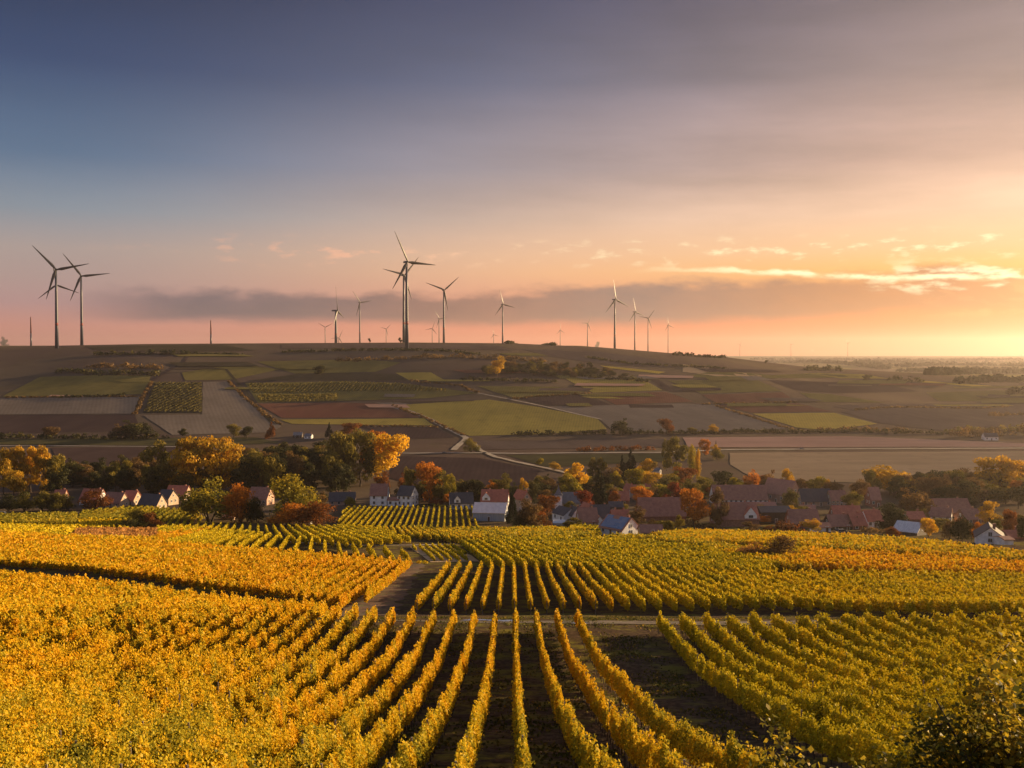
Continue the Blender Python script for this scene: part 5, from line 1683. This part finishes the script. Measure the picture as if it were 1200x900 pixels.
# ------------------------------------------------------------------ grass on the vineyard floor
def grass():
    n = 150000
    y = rng.uniform(24, 118, n) ** 1.0
    x = rng.uniform(-1, 1, n) * (.5 * y + 3)
    gap = (x > 8.2) & (x < 13.2)
    keep = (gap & (rng.random(n) < .9)) | ((y > 97) & (rng.random(n) < .55) & (np.abs(y - 105.5) > 1.3)) | ((x > -14) & (x < 8) & (rng.random(n) < .5))
    nz = np.sin(x * .9 + y * .13) + np.sin(y * .35 - x * .5) + np.sin(x * .21 + y * .8)
    keep &= nz > rng.uniform(-1.2, 1.5, n)
    x, y = x[keep], y[keep]
    z = zt(x, y)
    m_ = len(x)
    cen = np.column_stack([x, y, z + .04])
    nr = rng.normal(0, 1, (m_, 3)); nr[:, 2] *= .35
    V = leaf_quads(cen, nr, rng.uniform(.10, .24, m_), rng)
    tag(obj('grass', mesh_quads('grass', V, np.clip(rng.normal(.4, .2, m_), 0, 1)), leaf_mat('grass_blades', [(0, (.05, .055, .012)), (.6, (.12, .11, .025)), (.85, (.26, .18, .05)), (1, (.50, .30, .03))], .2, .2, .6)), 'short grass and fallen leaves between the vine rows', 'grass', None, 'stuff')


grass()


# ------------------------------------------------------------------ the shrub in the near right corner
def near_shrub(x, y, h, w, seed, n, label, leaf=.095, mat='lime', trunkless=False):
    rg = np.random.default_rng(seed); rr = random.Random(seed)
    zg = float(zt(x, y))
    root = tag(empty('shrub', (x, y, zg)), label, 'shrub', None)
    bm = bmesh.new()
    tips = []
    for k in range(11):
        a = rr.uniform(0, 6.28); r = w / 2 * rr.uniform(.25, .95); hh = h * rr.uniform(.6, 1.0) * (1 - .35 * (r / (w / 2)) ** 2)
        p1 = (math.cos(a) * r * .25, math.sin(a) * r * .25, hh * .35); p2 = (math.cos(a) * r * .65, math.sin(a) * r * .65, hh * .72); p3 = (math.cos(a) * r, math.sin(a) * r, hh)
        add_tube(bm, [(0, 0, -.2), p1, p2, p3], [.06, .045, .028, .010], 6)
        for j in range(7):
            q = rr.uniform(.3, 1.0)
            b = Vector(p1).lerp(Vector(p3), q)
            e = b + Vector((rr.uniform(-1, 1), rr.uniform(-1, 1), rr.uniform(-.25, .8))) * .24 * w * rr.uniform(.4, 1)
            e.z = max(e.z, .2)
            add_tube(bm, [b, (b + e) / 2 + Vector((0, 0, .05)), e], [.018, .012, .005], 5)
            tips.append((b, e))
    obj('branches', bm_mesh('branches', bm, True), M['bark'], root)
    ti = rg.integers(0, len(tips), n)
    B = np.array([t[0] for t in tips]); E = np.array([t[1] for t in tips])
    q = rg.uniform(.05, 1.15, (n, 1))
    cen = B[ti] + (E[ti] - B[ti]) * q + rg.normal(0, .12 + .05 * h / 3, (n, 3))
    keep = cen[:, 2] > .05
    cen = cen[keep]
    n = len(cen)
    nr = rg.normal(0, .6, (n, 3)) + np.array([.2, -.1, .7])
    tint = np.clip(rg.normal(.34, .10, len(tips))[ti][keep] + rg.normal(0, .16, n), 0, 1)
    obj('foliage', mesh_quads('foliage', leaf_quads(cen, nr, leaf * rg.uniform(.6, 1.3, n), rg), tint), mat, root)


shrub_m = leaf_mat('shrub_leaves', [(0, (.06, .065, .012)), (.30, (.17, .15, .02)), (.55, (.42, .30, .024)), (1, (.62, .38, .02))], .45, .35, .35, .012)
near_shrub(7.9, 14.6, 4.8, 5.4, 3, 15000, 'large dark leafy shrub filling the near right corner', mat=shrub_m)
near_shrub(5.7, 15.2, 3.4, 4.4, 4, 9500, 'lower yellowish leafy shrub left of the corner shrub', mat=shrub_m)
near_shrub(10.6, 18.2, 5.4, 4.0, 9, 6000, 'tall shrub behind the corner shrub at the right edge', mat=shrub_m)
near_shrub(4.3, 15.6, 2.3, 1.9, 6, 1300, 'thin sprig with pale yellow green leaves at the bottom edge', mat=M['lime'], leaf=.085)

# ------------------------------------------------------------------ air
def haze():
    bm = bmesh.new()
    add_box(bm, (0, 8600, 100), (29000, 17800, 400))
    me = bm_mesh('haze', bm)
    m_, t = new_mat('haze_air')
    v = t.n('ShaderNodeVolumePrincipled')
    v.inputs['Color'].default_value = (.96, .85, .82, 1)
    v.inputs['Density'].default_value = HAZE
    v.inputs['Anisotropy'].default_value = .68
    o = t.n('ShaderNodeOutputMaterial')
    t.t.links.new(v.outputs[0], o.inputs['Volume'])
    tag(obj('haze', me, m_), 'thin evening haze over the valley', None, None, 'stuff')


HAZE = 4.5e-5
haze()
